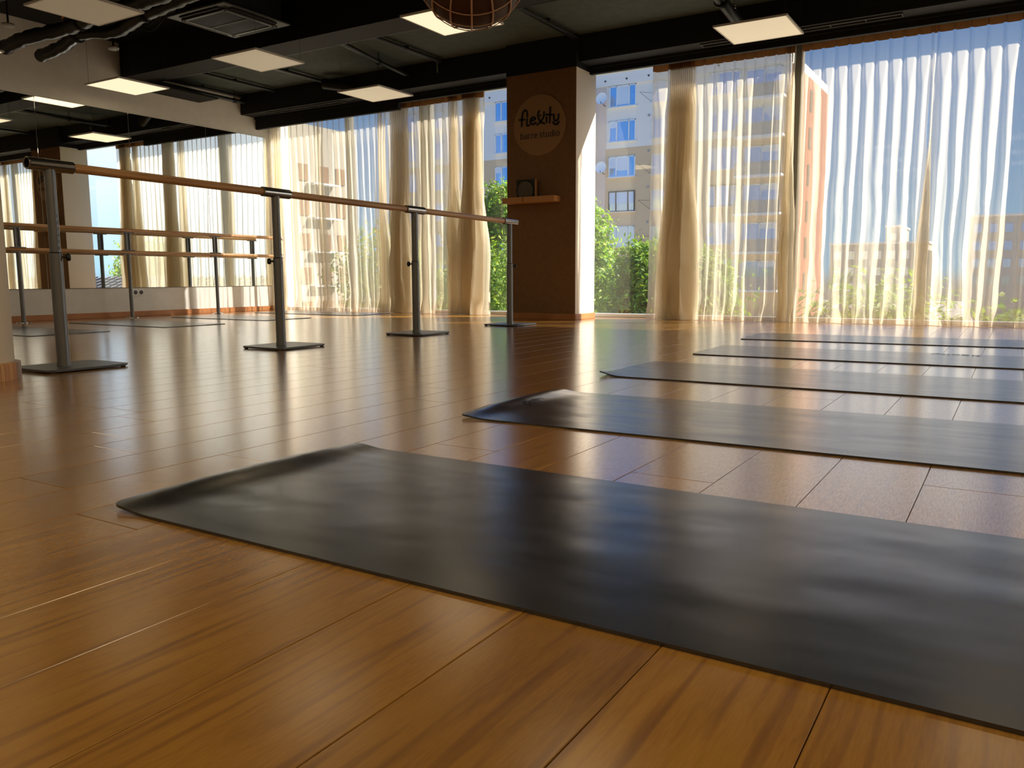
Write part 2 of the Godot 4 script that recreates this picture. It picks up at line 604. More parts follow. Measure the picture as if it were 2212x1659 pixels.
func build_windows() -> void:
	var panes := [[XM, -7.62], [-7.62, -6.35], [-6.35, -4.3], [-4.3, -1.9], [-1.9, 0.25], [0.25, XR]]
	var idx := 1
	for g in [[0, 1, 2], [3, 4, 5]]:
		var o := frame_node("window_%d" % idx)
		idx += 1
		var xa: float = panes[g[0]][0]
		var xb: float = panes[g[2]][1]
		var mb := MB.new()
		mb.cbox(Vector3((xa + xb) / 2, 0.02, ZG), Vector3(xb - xa, 0.04, 0.07), 0.004)
		part(mb, "sill_rail", M.alu, o)
		mb = MB.new()
		mb.cbox(Vector3((xa + xb) / 2, 2.625, ZG), Vector3(xb - xa, 0.03, 0.07), 0.004)
		part(mb, "head_rail", M.alu, o)
		for k in g:
			var a: float = panes[k][0]
			var b: float = panes[k][1]
			mb = MB.new()
			mb.quad(Vector3(a, 0.04, ZG), Vector3(b, 0.04, ZG), Vector3(b, 2.61, ZG), Vector3(a, 2.61, ZG), Vector3(0, 0, 1))
			part(mb, "pane", M.glass, o)
			if k != g[0]:
				mb = MB.new()
				var wd := 0.17 if absf(a + 6.35) < 0.01 else 0.08
				mb.cbox(Vector3(a, 1.325, ZG), Vector3(wd, 2.57, 0.09), 0.004)
				part(mb, "mullion", M.mullion, o)

func build_mirror() -> void:
	var o := thing("wall_mirror", "large frameless wall mirror in joined panels behind the wall barre", "mirror", Vector3(XM, 0.341, -4.9))
	var cuts := [-8.03, -7.04, -5.975, -4.91, -3.85, -2.79, -1.73, -0.67, 0.39]
	for i in cuts.size() - 1:
		var mb := MB.new()
		mb.cbox(Vector3(XM + 0.004, (0.341 + 2.343) / 2, (cuts[i] + cuts[i + 1]) / 2), Vector3(0.006, 2.343 - 0.341, cuts[i + 1] - cuts[i] - 0.003), 0.0012)
		part(mb, "mirror_panel", M.mirror, o)
	var st := MB.new()
	st.span(Vector3(XM + 0.0004, 0.335, -8.03), Vector3(XM + 0.002, 0.341, 0.39))
	part(st, "edge_strip", M.mirror_edge, o)

# ------------------------------------------------------------------ curtains
func curtain(label: String, segs: Array, lean: float, seed_: int) -> void:
	# segs: [x from, x to, number of pleats, depth of the folds]
	var xa: float = segs[0][0]
	var xb: float = segs[segs.size() - 1][1]
	var o := thing("curtain", label, "curtain", Vector3((xa + xb) / 2, 0, ZC), "linen curtains along the window wall")
	var ns := FastNoiseLite.new()
	ns.seed = seed_
	ns.frequency = 1.0
	var r := RandomNumberGenerator.new()
	r.seed = seed_ * 77 + 5
	var cols := []
	var pleat := 0
	for s in segs:
		var cnt: int = s[2]
		for k in cnt:
			var amp := r.randf_range(0.9, 1.5) if k % 2 == 0 or cnt < 3 else r.randf_range(0.12, 0.6)
			for q in 14:
				var f := (k + q / 14.0) / cnt
				cols.append([lerpf(s[0], s[1], f), TAU * q / 14.0, s[3], pleat, amp, lerpf(0.75, 0.25, smoothstep(0.025, 0.06, (s[1] - s[0]) / cnt))])
			pleat += 1
	cols.append([xb, 0.0, segs[segs.size() - 1][3], pleat, 1.0, 0.25])
	var rows := 46
	var pts := []
	for j in rows + 1:
		# the first row is the heading tape
		var y := 2.59 if j == 0 else lerpf(2.505, 0.004, (j - 1.0) / (rows - 1.0))
		var v := 1.0 - y / 2.59
		var line := []
		for i in cols.size():
			var cc: Array = cols[i]
			var x: float = cc[0]
			var ph: float = cc[1]
			# blend the amplitude of neighbouring pleats so that they meet
			var nx: Array = cols[mini(i + 14, cols.size() - 1)]
			var lower := smoothstep(0.10, 0.75, v)
			var am := lerpf(1.0, lerpf(cc[4], nx[4], ph / TAU), lower)
			var sharp := lerpf(11.0, 1.1, smoothstep(0.03, 0.2, v))
			var ph2 := ph + lower * (0.8 * ns.get_noise_2d(cc[3] * 3.1 + 0.5, v * 1.3) + 0.45 * sin(cc[3] * 2.3 + v * 1.5) * sin(ph))
			var wave := pow(0.5 + 0.5 * cos(ph2), sharp)
			var depth: float = cc[2] * lerpf(0.62, 1.0, smoothstep(0.1, 0.8, v)) * am
			var z := depth * (wave - 0.4)
			z += lower * 0.03 * ns.get_noise_2d(x * 2.2, v * 1.2 + 9.0)
			x += maxf(lower, smoothstep(0.03, 0.2, v) * (cc[5] - 0.25)) * cc[5] * depth * sin(ph2) + lean * v * v * (0.6 + 0.4 * sin(x * 3.0)) + lower * 0.025 * ns.get_noise_2d(x * 3.0 + 50.0, v * 2.0)
			var foot := smoothstep(0.92, 1.0, v)
			z += foot * (0.03 + 0.03 * sin(x * 21.0 + seed_) + 0.02 * ns.get_noise_2d(x * 16.0, 3.0))
			x += foot * 0.03 * ns.get_noise_2d(x * 12.0, 8.0)
			z += 0.002 * ns.get_noise_2d(x * 40.0, y * 22.0) * lower
			line.append(Vector3(x, y, clampf(ZC + z, ZG + 0.08, -7.94 + foot * 0.1)))
		pts.append(line)
	var build := func(j0: int, j1: int, dz: float) -> MB:
		var mb := MB.new()
		var wd := cols.size()
		for j in range(j0, j1 + 1):
			for i in wd:
				var p: Vector3 = pts[j][i]
				var du: Vector3 = pts[j][mini(i + 1, wd - 1)] - pts[j][maxi(i - 1, 0)]
				var dv: Vector3 = pts[mini(j + 1, rows)][i] - pts[maxi(j - 1, 0)][i]
				var nn := dv.cross(du).normalized()
				if nn.z < 0 and absf(nn.z) > 0.5:
					nn = -nn
				mb.vert(p + Vector3(0, 0, dz), nn, Vector2(float(i) / 14.0, float(j) / rows * 20.0))
		for j in j1 - j0:
			for i in wd - 1:
				var a := j * wd + i
				mb.ix.append_array(PackedInt32Array([a, a + 1, a + wd + 1, a, a + wd + 1, a + wd]))
		return mb
	part(build.call(0, rows, 0.0), "cloth", M.cloth, o)
	part(build.call(0, 1, 0.004), "heading_tape", M.tape, o).set_meta("label", "brown heading tape along the top")

func build_curtains() -> void:
	curtain("pleated linen curtain hanging in the corner beside the mirror wall", [[-8.87, -8.72, 4, 0.1], [-8.72, -8.05, 6, 0.05], [-8.05, -7.93, 2, 0.1], [-7.93, -7.0, 9, 0.05]], 0.08, 4)
	curtain("linen curtain with a bunched tan edge left of the pillar", [[-6.99, -6.86, 3, 0.1], [-6.86, -6.74, 1, 0.05], [-6.74, -6.50, 8, 0.12], [-6.50, -5.85, 6, 0.06], [-5.85, -5.76, 3, 0.12], [-5.76, -5.64, 1, 0.05], [-5.64, -5.45, 11, 0.15], [-5.45, -5.36, 1, 0.08]], 0.0, 9)
	curtain("linen curtain with a bunched tan left edge right of the pillar", [[-3.29, -3.12, 1, 0.09], [-3.12, -2.86, 12, 0.14], [-2.86, -1.97, 9, 0.05], [-1.97, -1.89, 3, 0.085]], 0.0, 15)
	curtain("sheer linen curtain with broad bright folds, second from the frame's right edge", [[-1.83, -1.76, 1, 0.09], [-1.76, -0.75, 9, 0.052]], 0.0, 23)
	curtain("sheer linen curtain cut off by the right edge of the picture", [[-0.75, -0.712, 1, 0.085], [-0.712, 0.76, 12, 0.055]], 0.0, 31)
	curtain("sheer linen curtain in the right corner outside the picture", [[0.80, 2.42, 14, 0.055]], 0.0, 37)
	var o := thing("curtain_track", "dark curtain track hidden behind the black valance", "curtain track", Vector3(-6.0, 2.58, ZC))
	var mb := MB.new()
	mb.cbox(Vector3((XM + XR) / 2, 2.617, ZC), Vector3(XR - XM, 0.04, 0.03), 0.004)
	part(mb, "rail", M.dark_metal, o)

# ------------------------------------------------------------------ exercise mats
func mat_thing(label: String, corner: Vector3, turn: float, length: float, curl: float, seed_: int, group: String, lift := 0.0) -> Node3D:
	# corner: end of the mat with the smallest x, nearer long side
	var o := thing("exercise_mat", label, "exercise mat", corner, group)
	o.rotation.y = turn
	var ns := FastNoiseLite.new()
	ns.seed = seed_
	ns.frequency = 1.0
	var w := 0.68
	var th := 0.0055
	var nu := 90
	var nv := 34
	var mb := MB.new()
	var rc := 0.03
	var pos := func(i: int, j: int) -> Vector3:
		var fu := float(i) / nu
		var fv := float(j) / nv
		# denser rows at the ends
		var u := length * (fu * fu * (3 - 2 * fu) * 0.6 + fu * 0.4)
		var vv := w * (fv * fv * (3 - 2 * fv) * 0.5 + fv * 0.5)
		# rounded corners
		var eu := minf(u, length - u)
		var ev := minf(vv, w - vv)
		if eu < rc and ev < rc:
			var cx := rc - eu
			var cy := rc - ev
			var m := maxf(cx, cy)
			var l := sqrt(cx * cx + cy * cy)
			if l > 0.0:
				var k := m / l
				var sx := 1.0 if u < length - u else -1.0
				var sy := 1.0 if vv < w - vv else -1.0
				u += sx * cx * (1.0 - k)
				vv += sy * cy * (1.0 - k)
		var y := curl * exp(-pow((u - 0.015) / 0.055, 2.0)) * (0.55 + 0.45 * sin(PI * clampf(vv / w, 0, 1)))
		y += lift * exp(-pow(u / 0.06, 2.0) - pow(vv / 0.08, 2.0))
		y += 0.0016 * (ns.get_noise_2d(u * 2.2, vv * 5.0) + 0.5) * smoothstep(0.0, 0.12, ev)
		return Vector3(u, maxf(y, 0.0), -vv)
	var grid := []
	for i in nu + 1:
		var row := []
		for j in nv + 1:
			row.append(pos.call(i, j))
		grid.append(row)
	for side in [1, 0]:
		var first := mb.v.size()
		for i in nu + 1:
			for j in nv + 1:
				var p: Vector3 = grid[i][j]
				var du: Vector3 = grid[mini(i + 1, nu)][j] - grid[maxi(i - 1, 0)][j]
				var dv: Vector3 = grid[i][mini(j + 1, nv)] - grid[i][maxi(j - 1, 0)]
				var nn := du.cross(dv).normalized()
				if nn.y < 0:
					nn = -nn
				if side == 1:
					mb.vert(p + Vector3(0, th, 0), nn, Vector2(p.x, p.z))
				else:
					mb.vert(p + Vector3(0, 0.0004, 0), -nn, Vector2(p.x, p.z))
		for i in nu:
			for j in nv:
				var a := first + i * (nv + 1) + j
				mb.tri_ix(a, a + 1, a + nv + 2)
				mb.tri_ix(a, a + nv + 2, a + nv + 1)
	var rim := []
	for i in nu + 1:
		rim.append(grid[i][0])
	for j in range(1, nv + 1):
		rim.append(grid[nu][j])
	for i in range(nu - 1, -1, -1):
		rim.append(grid[i][nv])
	for j in range(nv - 1, 0, -1):
		rim.append(grid[0][j])
	for i in rim.size():
		var p: Vector3 = rim[i]
		var q: Vector3 = rim[(i + 1) % rim.size()]
		var d := (q - p)
		var nn := Vector3(-d.z, 0, d.x).normalized()
		if nn.dot(p - Vector3(length / 2, p.y, -w / 2)) < 0:
			nn = -nn
		mb.quad(p + Vector3(0, 0.0004, 0), q + Vector3(0, 0.0004, 0), q + Vector3(0, th, 0), p + Vector3(0, th, 0), nn)
	var node := MeshInstance3D.new()
	node.name = "pad"
	node.mesh = mb.mesh()
	node.material_override = M.mat
	o.add_child(node)
	return o

func lettering(o: Node3D, text: String, size: float, pos: Vector3, rot: Vector3, m: Material, called := "lettering", depth := 0.0006) -> void:
	var tm := TextMesh.new()
	var f := SystemFont.new()
	f.font_names = PackedStringArray(["Droid Sans"])
	tm.font = f
	tm.text = text
	tm.font_size = 64
	tm.pixel_size = size / 46.0
	tm.depth = depth
	var mi := MeshInstance3D.new()
	mi.name = called
	mi.mesh = tm
	mi.material_override = m
	mi.position = pos
	mi.rotation = rot
	o.add_child(mi, true)

func build_mats() -> void:
	var g := "black exercise mats laid across the floor"
	var a := mat_thing("largest black exercise mat nearest the camera", Vector3(-1.462, 0, -0.893), deg_to_rad(-0.4), 1.83, 0.014, 1, g)
	var b := mat_thing("black exercise mat with a small mark at its left end, second nearest", Vector3(-1.478, 0, -2.075), deg_to_rad(1.0), 1.83, 0.014, 2, g)
	lettering(b, "flexity", 0.028, Vector3(0.07, 0.0155, -0.36), Vector3(-PI / 2, PI / 2 + 0.05, 0), M.mat_ink)
	mat_thing("black exercise mat with one lifted corner, third from the camera", Vector3(-1.582, 0, -3.297), 0.0, 1.83, 0.002, 3, g, 0.016)
	var d := mat_thing("black exercise mat with lettering by its far edge, fourth from the camera", Vector3(-1.56, 0, -4.48), deg_to_rad(0.8), 1.83, 0.002, 4, g)
	lettering(d, "flexity", 0.065, Vector3(1.305, 0.0075, -0.615), Vector3(-PI / 2, PI, 0), M.mat_ink)
	mat_thing("thin dark exercise mat farthest from the camera, nearest the right curtains", Vector3(-1.645, 0, -5.74), deg_to_rad(2.8), 1.83, 0.0, 5, g)
	var h := "black exercise mats beside the mirror wall"
	mat_thing("dark exercise mat behind the nearest post of the free barre", Vector3(-8.30, 0, -3.42), 0.0, 1.8, 0.0, 6, h)
	mat_thing("dark exercise mat below the double power socket", Vector3(-8.14, 0, -4.67), deg_to_rad(-0.5), 1.57, 0.0, 7, h)
	mat_thing("dark exercise mat on the sunny floor, third along the mirror wall", Vector3(-8.27, 0, -5.94), deg_to_rad(-0.5), 1.58, 0.0, 8, h)
	mat_thing("dark exercise mat in the corner under the leftmost curtain", Vector3(-8.37, 0, -7.24), deg_to_rad(-1.0), 1.75, 0.0, 9, h)

# ------------------------------------------------------------------ barres
func build_free_barre() -> void:
	var xb := -3.972
	var o := thing("free_standing_barre", "free-standing ballet barre of pale wood on four grey adjustable posts", "ballet barre", Vector3(xb, 0, -4.33))
	var zs := [-2.243, -3.645, -5.03, -6.415]
	var yb := func(z: float) -> float: return 0.9823 + (0.939 - 0.9823) * ((-2.0 - z) / 5.0)
	for i in 3:
		var mb := MB.new()
		var za: float = zs[i] - 0.02
		var zb: float = zs[i + 1] + 0.02
		var path := []
		for k in 9:
			var z := lerpf(za, zb, k / 8.0)
			path.append(Vector3(xb, yb.call(z), z))
		mb.tube(path, 0.0225, 20)
		part(mb, "rail", M.rail, o)
	for i in 4:
		var z: float = zs[i]
		var y: float = yb.call(z)
		# base plate with chamfered corners
		var mb := MB.new()
		plate(mb, Vector3(xb - 0.03, 0.006, z - 0.055), 0.36, 0.42, 0.010)
		part(mb, "base_plate", M.plate, o)
		for k in [[-1, -1], [1, -1], [1, 1], [-1, 1]]:
			mb = MB.new()
			mb.cyl(Vector3(xb - 0.03 + k[0] * 0.15, 0.0003, z - 0.055 + k[1] * 0.18), Vector3(xb - 0.03 + k[0] * 0.15, 0.006, z - 0.055 + k[1] * 0.18), 0.012, 10)
			part(mb, "rubber_foot", M.knob, o)
		mb = MB.new()
		mb.lathe([Vector2(0.0, 0.565), Vector2(0.026, 0.565), Vector2(0.0295, 0.563), Vector2(0.0295, 0.04), Vector2(0.0315, 0.038), Vector2(0.0315, 0.011)], Vector3(xb, 0, z), 28)
		var low := part(mb, "lower_tube", M.post, o)
		mb = MB.new()
		mb.cyl(Vector3(xb, 0.55, z), Vector3(xb, y - 0.02, z), 0.0248, 28)
		var upt := part(mb, "upper_tube", M.post, o)
		mb = MB.new()
		mb.tube([Vector3(xb, 0.5655, z), Vector3(xb, 0.570, z)], 0.0272, 24)
		part(mb, "collar", M.knob, o)
		# tightening knob
		var side := Vector3(0.55, 0, -0.83) if i != 1 and i != 2 else Vector3(-0.6, 0, 0.8)
		mb = MB.new()
		var kp := Vector3(xb, 0.547, z) + side * 0.028
		mb.cyl(kp, kp + side * 0.016, 0.006, 10)
		var lb := Basis(side.cross(Vector3.UP).normalized(), side, Vector3.UP)
		mb.lathe([Vector2(0.0, 0.014), Vector2(0.014, 0.014), Vector2(0.019, 0.019), Vector2(0.019, 0.03), Vector2(0.015, 0.036), Vector2(0.0, 0.038)], kp, 14, lb)
		part(mb, "knob", M.knob, o)
		# clamp sleeve on top: half shells with grooves
		mb = MB.new()
		var d := Vector3(0, yb.call(z - 0.11) - yb.call(z + 0.11), -0.22).normalized()
		var cz: float = z - 0.005
		var ctr := Vector3(xb, y, cz)
		var bs := Basis(d.cross(Vector3.UP).normalized(), d, Vector3.UP)
		var hl := 0.112
		mb.lathe([Vector2(0.0225, -hl + 0.004), Vector2(0.027, -hl), Vector2(0.0295, -hl + 0.004), Vector2(0.0295, hl - 0.004), Vector2(0.027, hl), Vector2(0.0225, hl - 0.004)], ctr, 30, bs)
		var cl := part(mb, "clamp_sleeve", M.clamp, o)
		if i == 0:
			mb = MB.new()
			mb.lathe([Vector2(0.0, -hl + 0.03), Vector2(0.0226, -hl + 0.03)], ctr, 20, bs)
			part(mb, "open_end", M.knob, cl)
		for s in [0.35, 0.0, -0.35]:
			mb = MB.new()
			var nn := Vector3(cos(s), sin(s), 0)
			mb.box(ctr + nn * 0.0296, Vector3(0.002, 0.004, 2 * hl - 0.02), Basis(Vector3(0, 0, 1), s))
			part(mb, "groove", M.dark_metal if s != 0.0 else M.chrome, cl)
		# height scale
		var ang := 0.35
		var out := Vector3(sin(ang) * 0.7 + 0.6, 0, cos(ang) * 0.1 - 0.35).normalized()
		for k in 6:
			var wy := 0.74 - 0.03 * k
			var tp: Vector3 = Vector3(xb, wy, z) + out * 0.0252 - origin_of[o]
			lettering(upt, str(k + 1), 0.014, tp, Vector3(0, atan2(out.x, out.z), 0), M.sign_black, "numeral", 0.0004)
		mb = MB.new()
		mb.box(Vector3(xb, 0.535, z) + out * 0.0296, Vector3(0.004, 0.011, 0.001), Basis(Vector3.UP, atan2(out.x, out.z)))
		part(mb, "mark", M.sign_black, low)

func plate(mb: MB, c: Vector3, sx: float, sz: float, th: float) -> void:
	var ch := 0.035
	var hx := sx / 2
	var hz := sz / 2
	var ring := [Vector2(-hx + ch, -hz), Vector2(hx - ch, -hz), Vector2(hx, -hz + ch), Vector2(hx, hz - ch), Vector2(hx - ch, hz), Vector2(-hx + ch, hz), Vector2(-hx, hz - ch), Vector2(-hx, -hz + ch)]
	for i in 8:
		var a: Vector2 = ring[i]
		var b: Vector2 = ring[(i + 1) % 8]
		var nn := Vector3((a + b).x, 0, (a + b).y).normalized()
		var d := b - a
		nn = Vector3(d.y, 0, -d.x).normalized()
		mb.quad(c + Vector3(a.x, 0, a.y), c + Vector3(b.x, 0, b.y), c + Vector3(b.x, th, b.y), c + Vector3(a.x, th, a.y), nn)
		mb.tri(c + Vector3(0, th, 0), c + Vector3(a.x, th, a.y), c + Vector3(b.x, th, b.y), Vector3.UP)
		mb.tri(c, c + Vector3(a.x, 0, a.y), c + Vector3(b.x, 0, b.y), Vector3.DOWN)

func build_wall_barre() -> void:
	var xw := -8.62
	var zs := [-3.30, -4.49, -5.70, -6.89, -7.93]
	var o := thing("double_barre", "double wooden ballet barre on slim grey posts before the mirror", "ballet barre", Vector3(xw, 0, -5.7))
	for y in [0.985, 0.74]:
		for i in zs.size() - 1:
			var mb := MB.new()
			mb.tube([Vector3(xw, y, zs[i] + (0.05 if i == 0 else 0.0)), Vector3(xw, y, (zs[i] + zs[i + 1]) / 2), Vector3(xw, y, zs[i + 1] - (0.05 if i == 3 else 0.0))], 0.021, 16)
			part(mb, "rail", M.rail, o)
		var cp := MB.new()
		cp.cyl(Vector3(xw, y, zs[4] - 0.05), Vector3(xw, y, zs[4] - 0.062), 0.022, 16)
		part(cp, "end_cap", M.plastic_white, o)
	for z in zs:
		var mb := MB.new()
		mb.cyl(Vector3(xw, 0.006, z), Vector3(xw, 0.72, z), 0.021, 20)
		part(mb, "post", M.post, o)
		mb = MB.new()
		mb.lathe([Vector2(0.0, 0.012), Vector2(0.03, 0.012), Vector2(0.07, 0.008), Vector2(0.075, 0.0003)], Vector3(xw, 0, z), 24)
		part(mb, "floor_flange", M.chrome, o)
		for s in [-1, 1]:
			mb = MB.new()
			mb.cbox(Vector3(xw, 0.8625, z + s * 0.021), Vector3(0.032, 0.215, 0.016), 0.003)
			part(mb, "upright", M.post, o)
		mb = MB.new()
		mb.cbox(Vector3(xw, 0.8625, z), Vector3(0.010, 0.215, 0.028), 0.001)
		part(mb, "web", M.plate, o)
		for y in [0.9625, 0.7625, 0.718]:
			mb = MB.new()
			mb.cbox(Vector3(xw, y, z), Vector3(0.04, 0.010, 0.15), 0.003)
			part(mb, "bracket", M.post, o)

# ------------------------------------------------------------------ things on the pillar and walls
func build_sign() -> void:
	var zf := -7.558
	var ctr := Vector3(-4.306, 1.998, zf)
	var o := thing("round_sign", "round tan wall sign with black lettering on the pillar", "sign", ctr)
	var mb := MB.new()
	var bs := Basis(Vector3.RIGHT, Vector3(0, 0, 1), Vector3(0, -1, 0))
	mb.lathe([Vector2(0.306, 0.001), Vector2(0.307, 0.012), Vector2(0.304, 0.0155), Vector2(0.0, 0.0155)], ctr, 72, bs)
	part(mb, "disc", M.sign, o)
	var strokes := [
		[Vector2(-0.206, 0.006), Vector2(-0.206, 0.034), Vector2(-0.204, 0.079), Vector2(-0.202, 0.106), Vector2(-0.195, 0.134), Vector2(-0.180, 0.155), Vector2(-0.164, 0.162), Vector2(-0.146, 0.150), Vector2(-0.140, 0.126), Vector2(-0.139, 0.097)],
		[Vector2(-0.233, 0.069), Vector2(-0.173, 0.068)],
		[Vector2(-0.142, 0.073), Vector2(-0.145, 0.042), Vector2(-0.145, 0.007), Vector2(-0.133, 0.002), Vector2(-0.114, 0.008)],
		[Vector2(-0.103, 0.049), Vector2(-0.069, 0.050), Vector2(-0.042, 0.063), Vector2(-0.054, 0.078), Vector2(-0.074, 0.083), Vector2(-0.095, 0.068), Vector2(-0.102, 0.046), Vector2(-0.095, 0.021), Vector2(-0.074, 0.009), Vector2(-0.052, 0.014), Vector2(-0.038, 0.024)],
		[Vector2(0.003, 0.136), Vector2(-0.013, 0.109), Vector2(-0.011, 0.082), Vector2(0.001, 0.054), Vector2(0.019, 0.030), Vector2(0.043, 0.014), Vector2(0.066, 0.005)],
		[Vector2(0.059, 0.120), Vector2(0.059, 0.088), Vector2(0.049, 0.062), Vector2(0.032, 0.040), Vector2(0.006, 0.018), Vector2(-0.022, 0.002)],
		[Vector2(0.014, 0.092), Vector2(0.018, 0.089)],
		[Vector2(0.088, 0.065), Vector2(0.089, 0.041), Vector2(0.089, 0.016)],
		[Vector2(0.132, 0.161), Vector2(0.131, 0.107), Vector2(0.128, 0.054), Vector2(0.127, 0.008)],
		[Vector2(0.085, 0.091), Vector2(0.155, 0.085)],
		[Vector2(0.176, 0.080), Vector2(0.175, 0.045), Vector2(0.182, 0.027), Vector2(0.197, 0.019), Vector2(0.215, 0.026), Vector2(0.228, 0.040), Vector2(0.230, 0.079)],
		[Vector2(0.166, 0.009), Vector2(0.176, -0.007), Vector2(0.195, -0.016), Vector2(0.215, -0.015), Vector2(0.233, 0.006)]]
	for s in strokes:
		var m2 := MB.new()
		var zz := zf + 0.0175
		for p in s:
			m2.lathe([Vector2(0.0095, -0.002), Vector2(0.0095, 0.003), Vector2(0.0, 0.003)], Vector3(ctr.x + p.x, 2.0 + p.y, zz), 14, bs)
		for i in s.size() - 1:
			var a := Vector3(ctr.x + s[i].x, 2.0 + s[i].y, zz)
			var b := Vector3(ctr.x + s[i + 1].x, 2.0 + s[i + 1].y, zz)
			var d := (b - a).normalized()
			m2.box((a + b) / 2 + Vector3(0, 0, 0.0005), Vector3(a.distance_to(b), 0.019, 0.005), Basis(d, Vector3(0, 0, 1).cross(d), Vector3(0, 0, 1)))
		part(m2, "letter_stroke", M.sign_black, o)
	lettering(o, "barre studio", 0.062, Vector3(0.008, -0.098, 0.0165), Vector3.ZERO, M.sign_black, "lettering", 0.002)

func build_shelf_and_clock() -> void:
	var o := thing("wall_shelf", "short pale wood shelf with raised front on the pillar", "shelf", Vector3(-4.37, 1.21, -7.5))
	var mb := MB.new()
	mb.cbox(Vector3(-4.37, 1.217, -7.49), Vector3(0.62, 0.014, 0.13), 0.002)
	part(mb, "board", M.shelf, o)
	for k in [[-4.555, 0.25], [-4.242, 0.364]]:
		mb = MB.new()
		mb.cbox(Vector3(k[0], 1.239, -7.418), Vector3(k[1] - 0.003, 0.058, 0.014), 0.002)
		part(mb, "front_lip", M.shelf, o)
	mb = MB.new()
	mb.cbox(Vector3(-4.064, 1.239, -7.49), Vector3(0.012, 0.058, 0.13), 0.002)
	part(mb, "end_piece", M.shelf, o)
	var c := thing("square_clock", "small dark square clock standing on the wall shelf", "clock", Vector3(-4.43, 1.224, -7.49))
	mb = MB.new()
	mb.cbox(Vector3(-4.432, 1.337, -7.49), Vector3(0.225, 0.225, 0.035), 0.004)
	part(mb, "case", M.plastic_dark, c)
	var bs := Basis(Vector3.RIGHT, Vector3(0, 0, 1), Vector3(0, -1, 0))
	mb = MB.new()
	mb.lathe([Vector2(0.108, 0.0), Vector2(0.108, 0.006), Vector2(0.102, 0.009), Vector2(0.096, 0.006), Vector2(0.096, 0.001)], Vector3(-4.435, 1.337, -7.4725), 40, bs)
	part(mb, "rim", M.dark_metal, c)
	mb = MB.new()
	mb.lathe([Vector2(0.096, 0.0005), Vector2(0.0, 0.0005)], Vector3(-4.435, 1.337, -7.4725), 40, bs)
	var dial := part(mb, "dial", mat(rgb(96, 86, 72), 0.6), c)
	for h in [[0.07, -2.2], [0.055, 2.55]]:
		mb = MB.new()
		var a: float = h[1]
		var d := Vector3(sin(a), cos(a), 0)
		mb.box(Vector3(-4.435, 1.337, -7.470) + d * h[0] * 0.45, Vector3(0.004, h[0], 0.001), Basis(Vector3(0, 0, 1), -a))
		part(mb, "hand", M.sign, dial)
	mb = MB.new()
	mb.cbox(Vector3(-4.312, 1.337, -7.49), Vector3(0.014, 0.222, 0.03), 0.002)
	part(mb, "side_frame", M.shelf, c)

func build_socket() -> void:
	var o := thing("double_socket", "white double power socket under the mirror", "power socket", Vector3(XM, 0.236, -5.965))
	for z in [-5.93, -6.005]:
		var mb := MB.new()
		mb.cbox(Vector3(XM + 0.005, 0.283, z), Vector3(0.010, 0.072, 0.072), 0.002)
		var p := part(mb, "cover_plate", M.plastic_white, o)
		mb = MB.new()
		var bs := Basis(Vector3(0, 0, -1), Vector3(1, 0, 0), Vector3(0, -1, 0))
		mb.lathe([Vector2(0.025, 0.002), Vector2(0.024, 0.0), Vector2(0.021, 0.0015), Vector2(0.0, 0.0015)], Vector3(XM + 0.0102, 0.283, z), 24, bs)
		part(mb, "socket_ring", M.vent, p)
		for s in [-1, 1]:
			mb = MB.new()
			mb.cyl(Vector3(XM + 0.0115, 0.283, z + s * 0.0095), Vector3(XM + 0.013, 0.283, z + s * 0.0095), 0.002, 8)
			part(mb, "pin_hole", M.knob, p)

func build_column() -> void:
	var c := Vector3(-3.97, 0, -1.76)
	var o := thing("round_column", "round cream column with a tiled wood skirting at the left edge", "column", c)
	var mb := MB.new()
	mb.lathe([Vector2(0.226, 0.0), Vector2(0.226, 3.1)], c, 64)
	part(mb, "shaft", M.cream, o)
	var tones := [mat(rgb(206, 150, 104), 0.5), mat(rgb(186, 168, 158), 0.5), mat(rgb(174, 150, 132), 0.5), mat(rgb(218, 166, 112), 0.5)]
	rng.seed = 5
	var a := 0.0
	while a < TAU - 0.02:
		var w := minf(rng.randf_range(0.07, 0.15), TAU - a)
		mb = MB.new()
		var r0 := 0.227
		var r1 := 0.249
		var y1 := 0.072
		var n := 3
		for k in n:
			var a0 := a + 0.004 + (w - 0.008) * k / n
			var a1 := a + 0.004 + (w - 0.008) * (k + 1) / n
			var d0 := Vector3(cos(a0), 0, sin(a0))
			var d1 := Vector3(cos(a1), 0, sin(a1))
			mb.quad(c + d0 * r1, c + d1 * r1, c + d1 * r1 + Vector3(0, y1, 0), c + d0 * r1 + Vector3(0, y1, 0), (d0 + d1).normalized())
			mb.quad(c + d0 * r0 + Vector3(0, y1 + 0.004, 0), c + d1 * r0 + Vector3(0, y1 + 0.004, 0), c + d1 * r1 + Vector3(0, y1, 0), c + d0 * r1 + Vector3(0, y1, 0), ((d0 + d1) * 0.2 + Vector3.UP).normalized())
			for e in [[d0, -1], [d1, 1]]:
				if (k == 0 and e[1] < 0) or (k == n - 1 and e[1] > 0):
					var d: Vector3 = e[0]
					mb.quad(c + d * r0, c + d * r1, c + d * r1 + Vector3(0, y1, 0), c + d * r0 + Vector3(0, y1, 0), Vector3(-d.z, 0, d.x) * e[1])
		part(mb, "skirting_tile", tones[rng.randi() % 4], o)
		a += w
	mb = MB.new()
	mb.lathe([Vector2(0.2275, 0.0), Vector2(0.2275, 0.07)], c, 64)
	part(mb, "skirting_joint", M.knob, o)

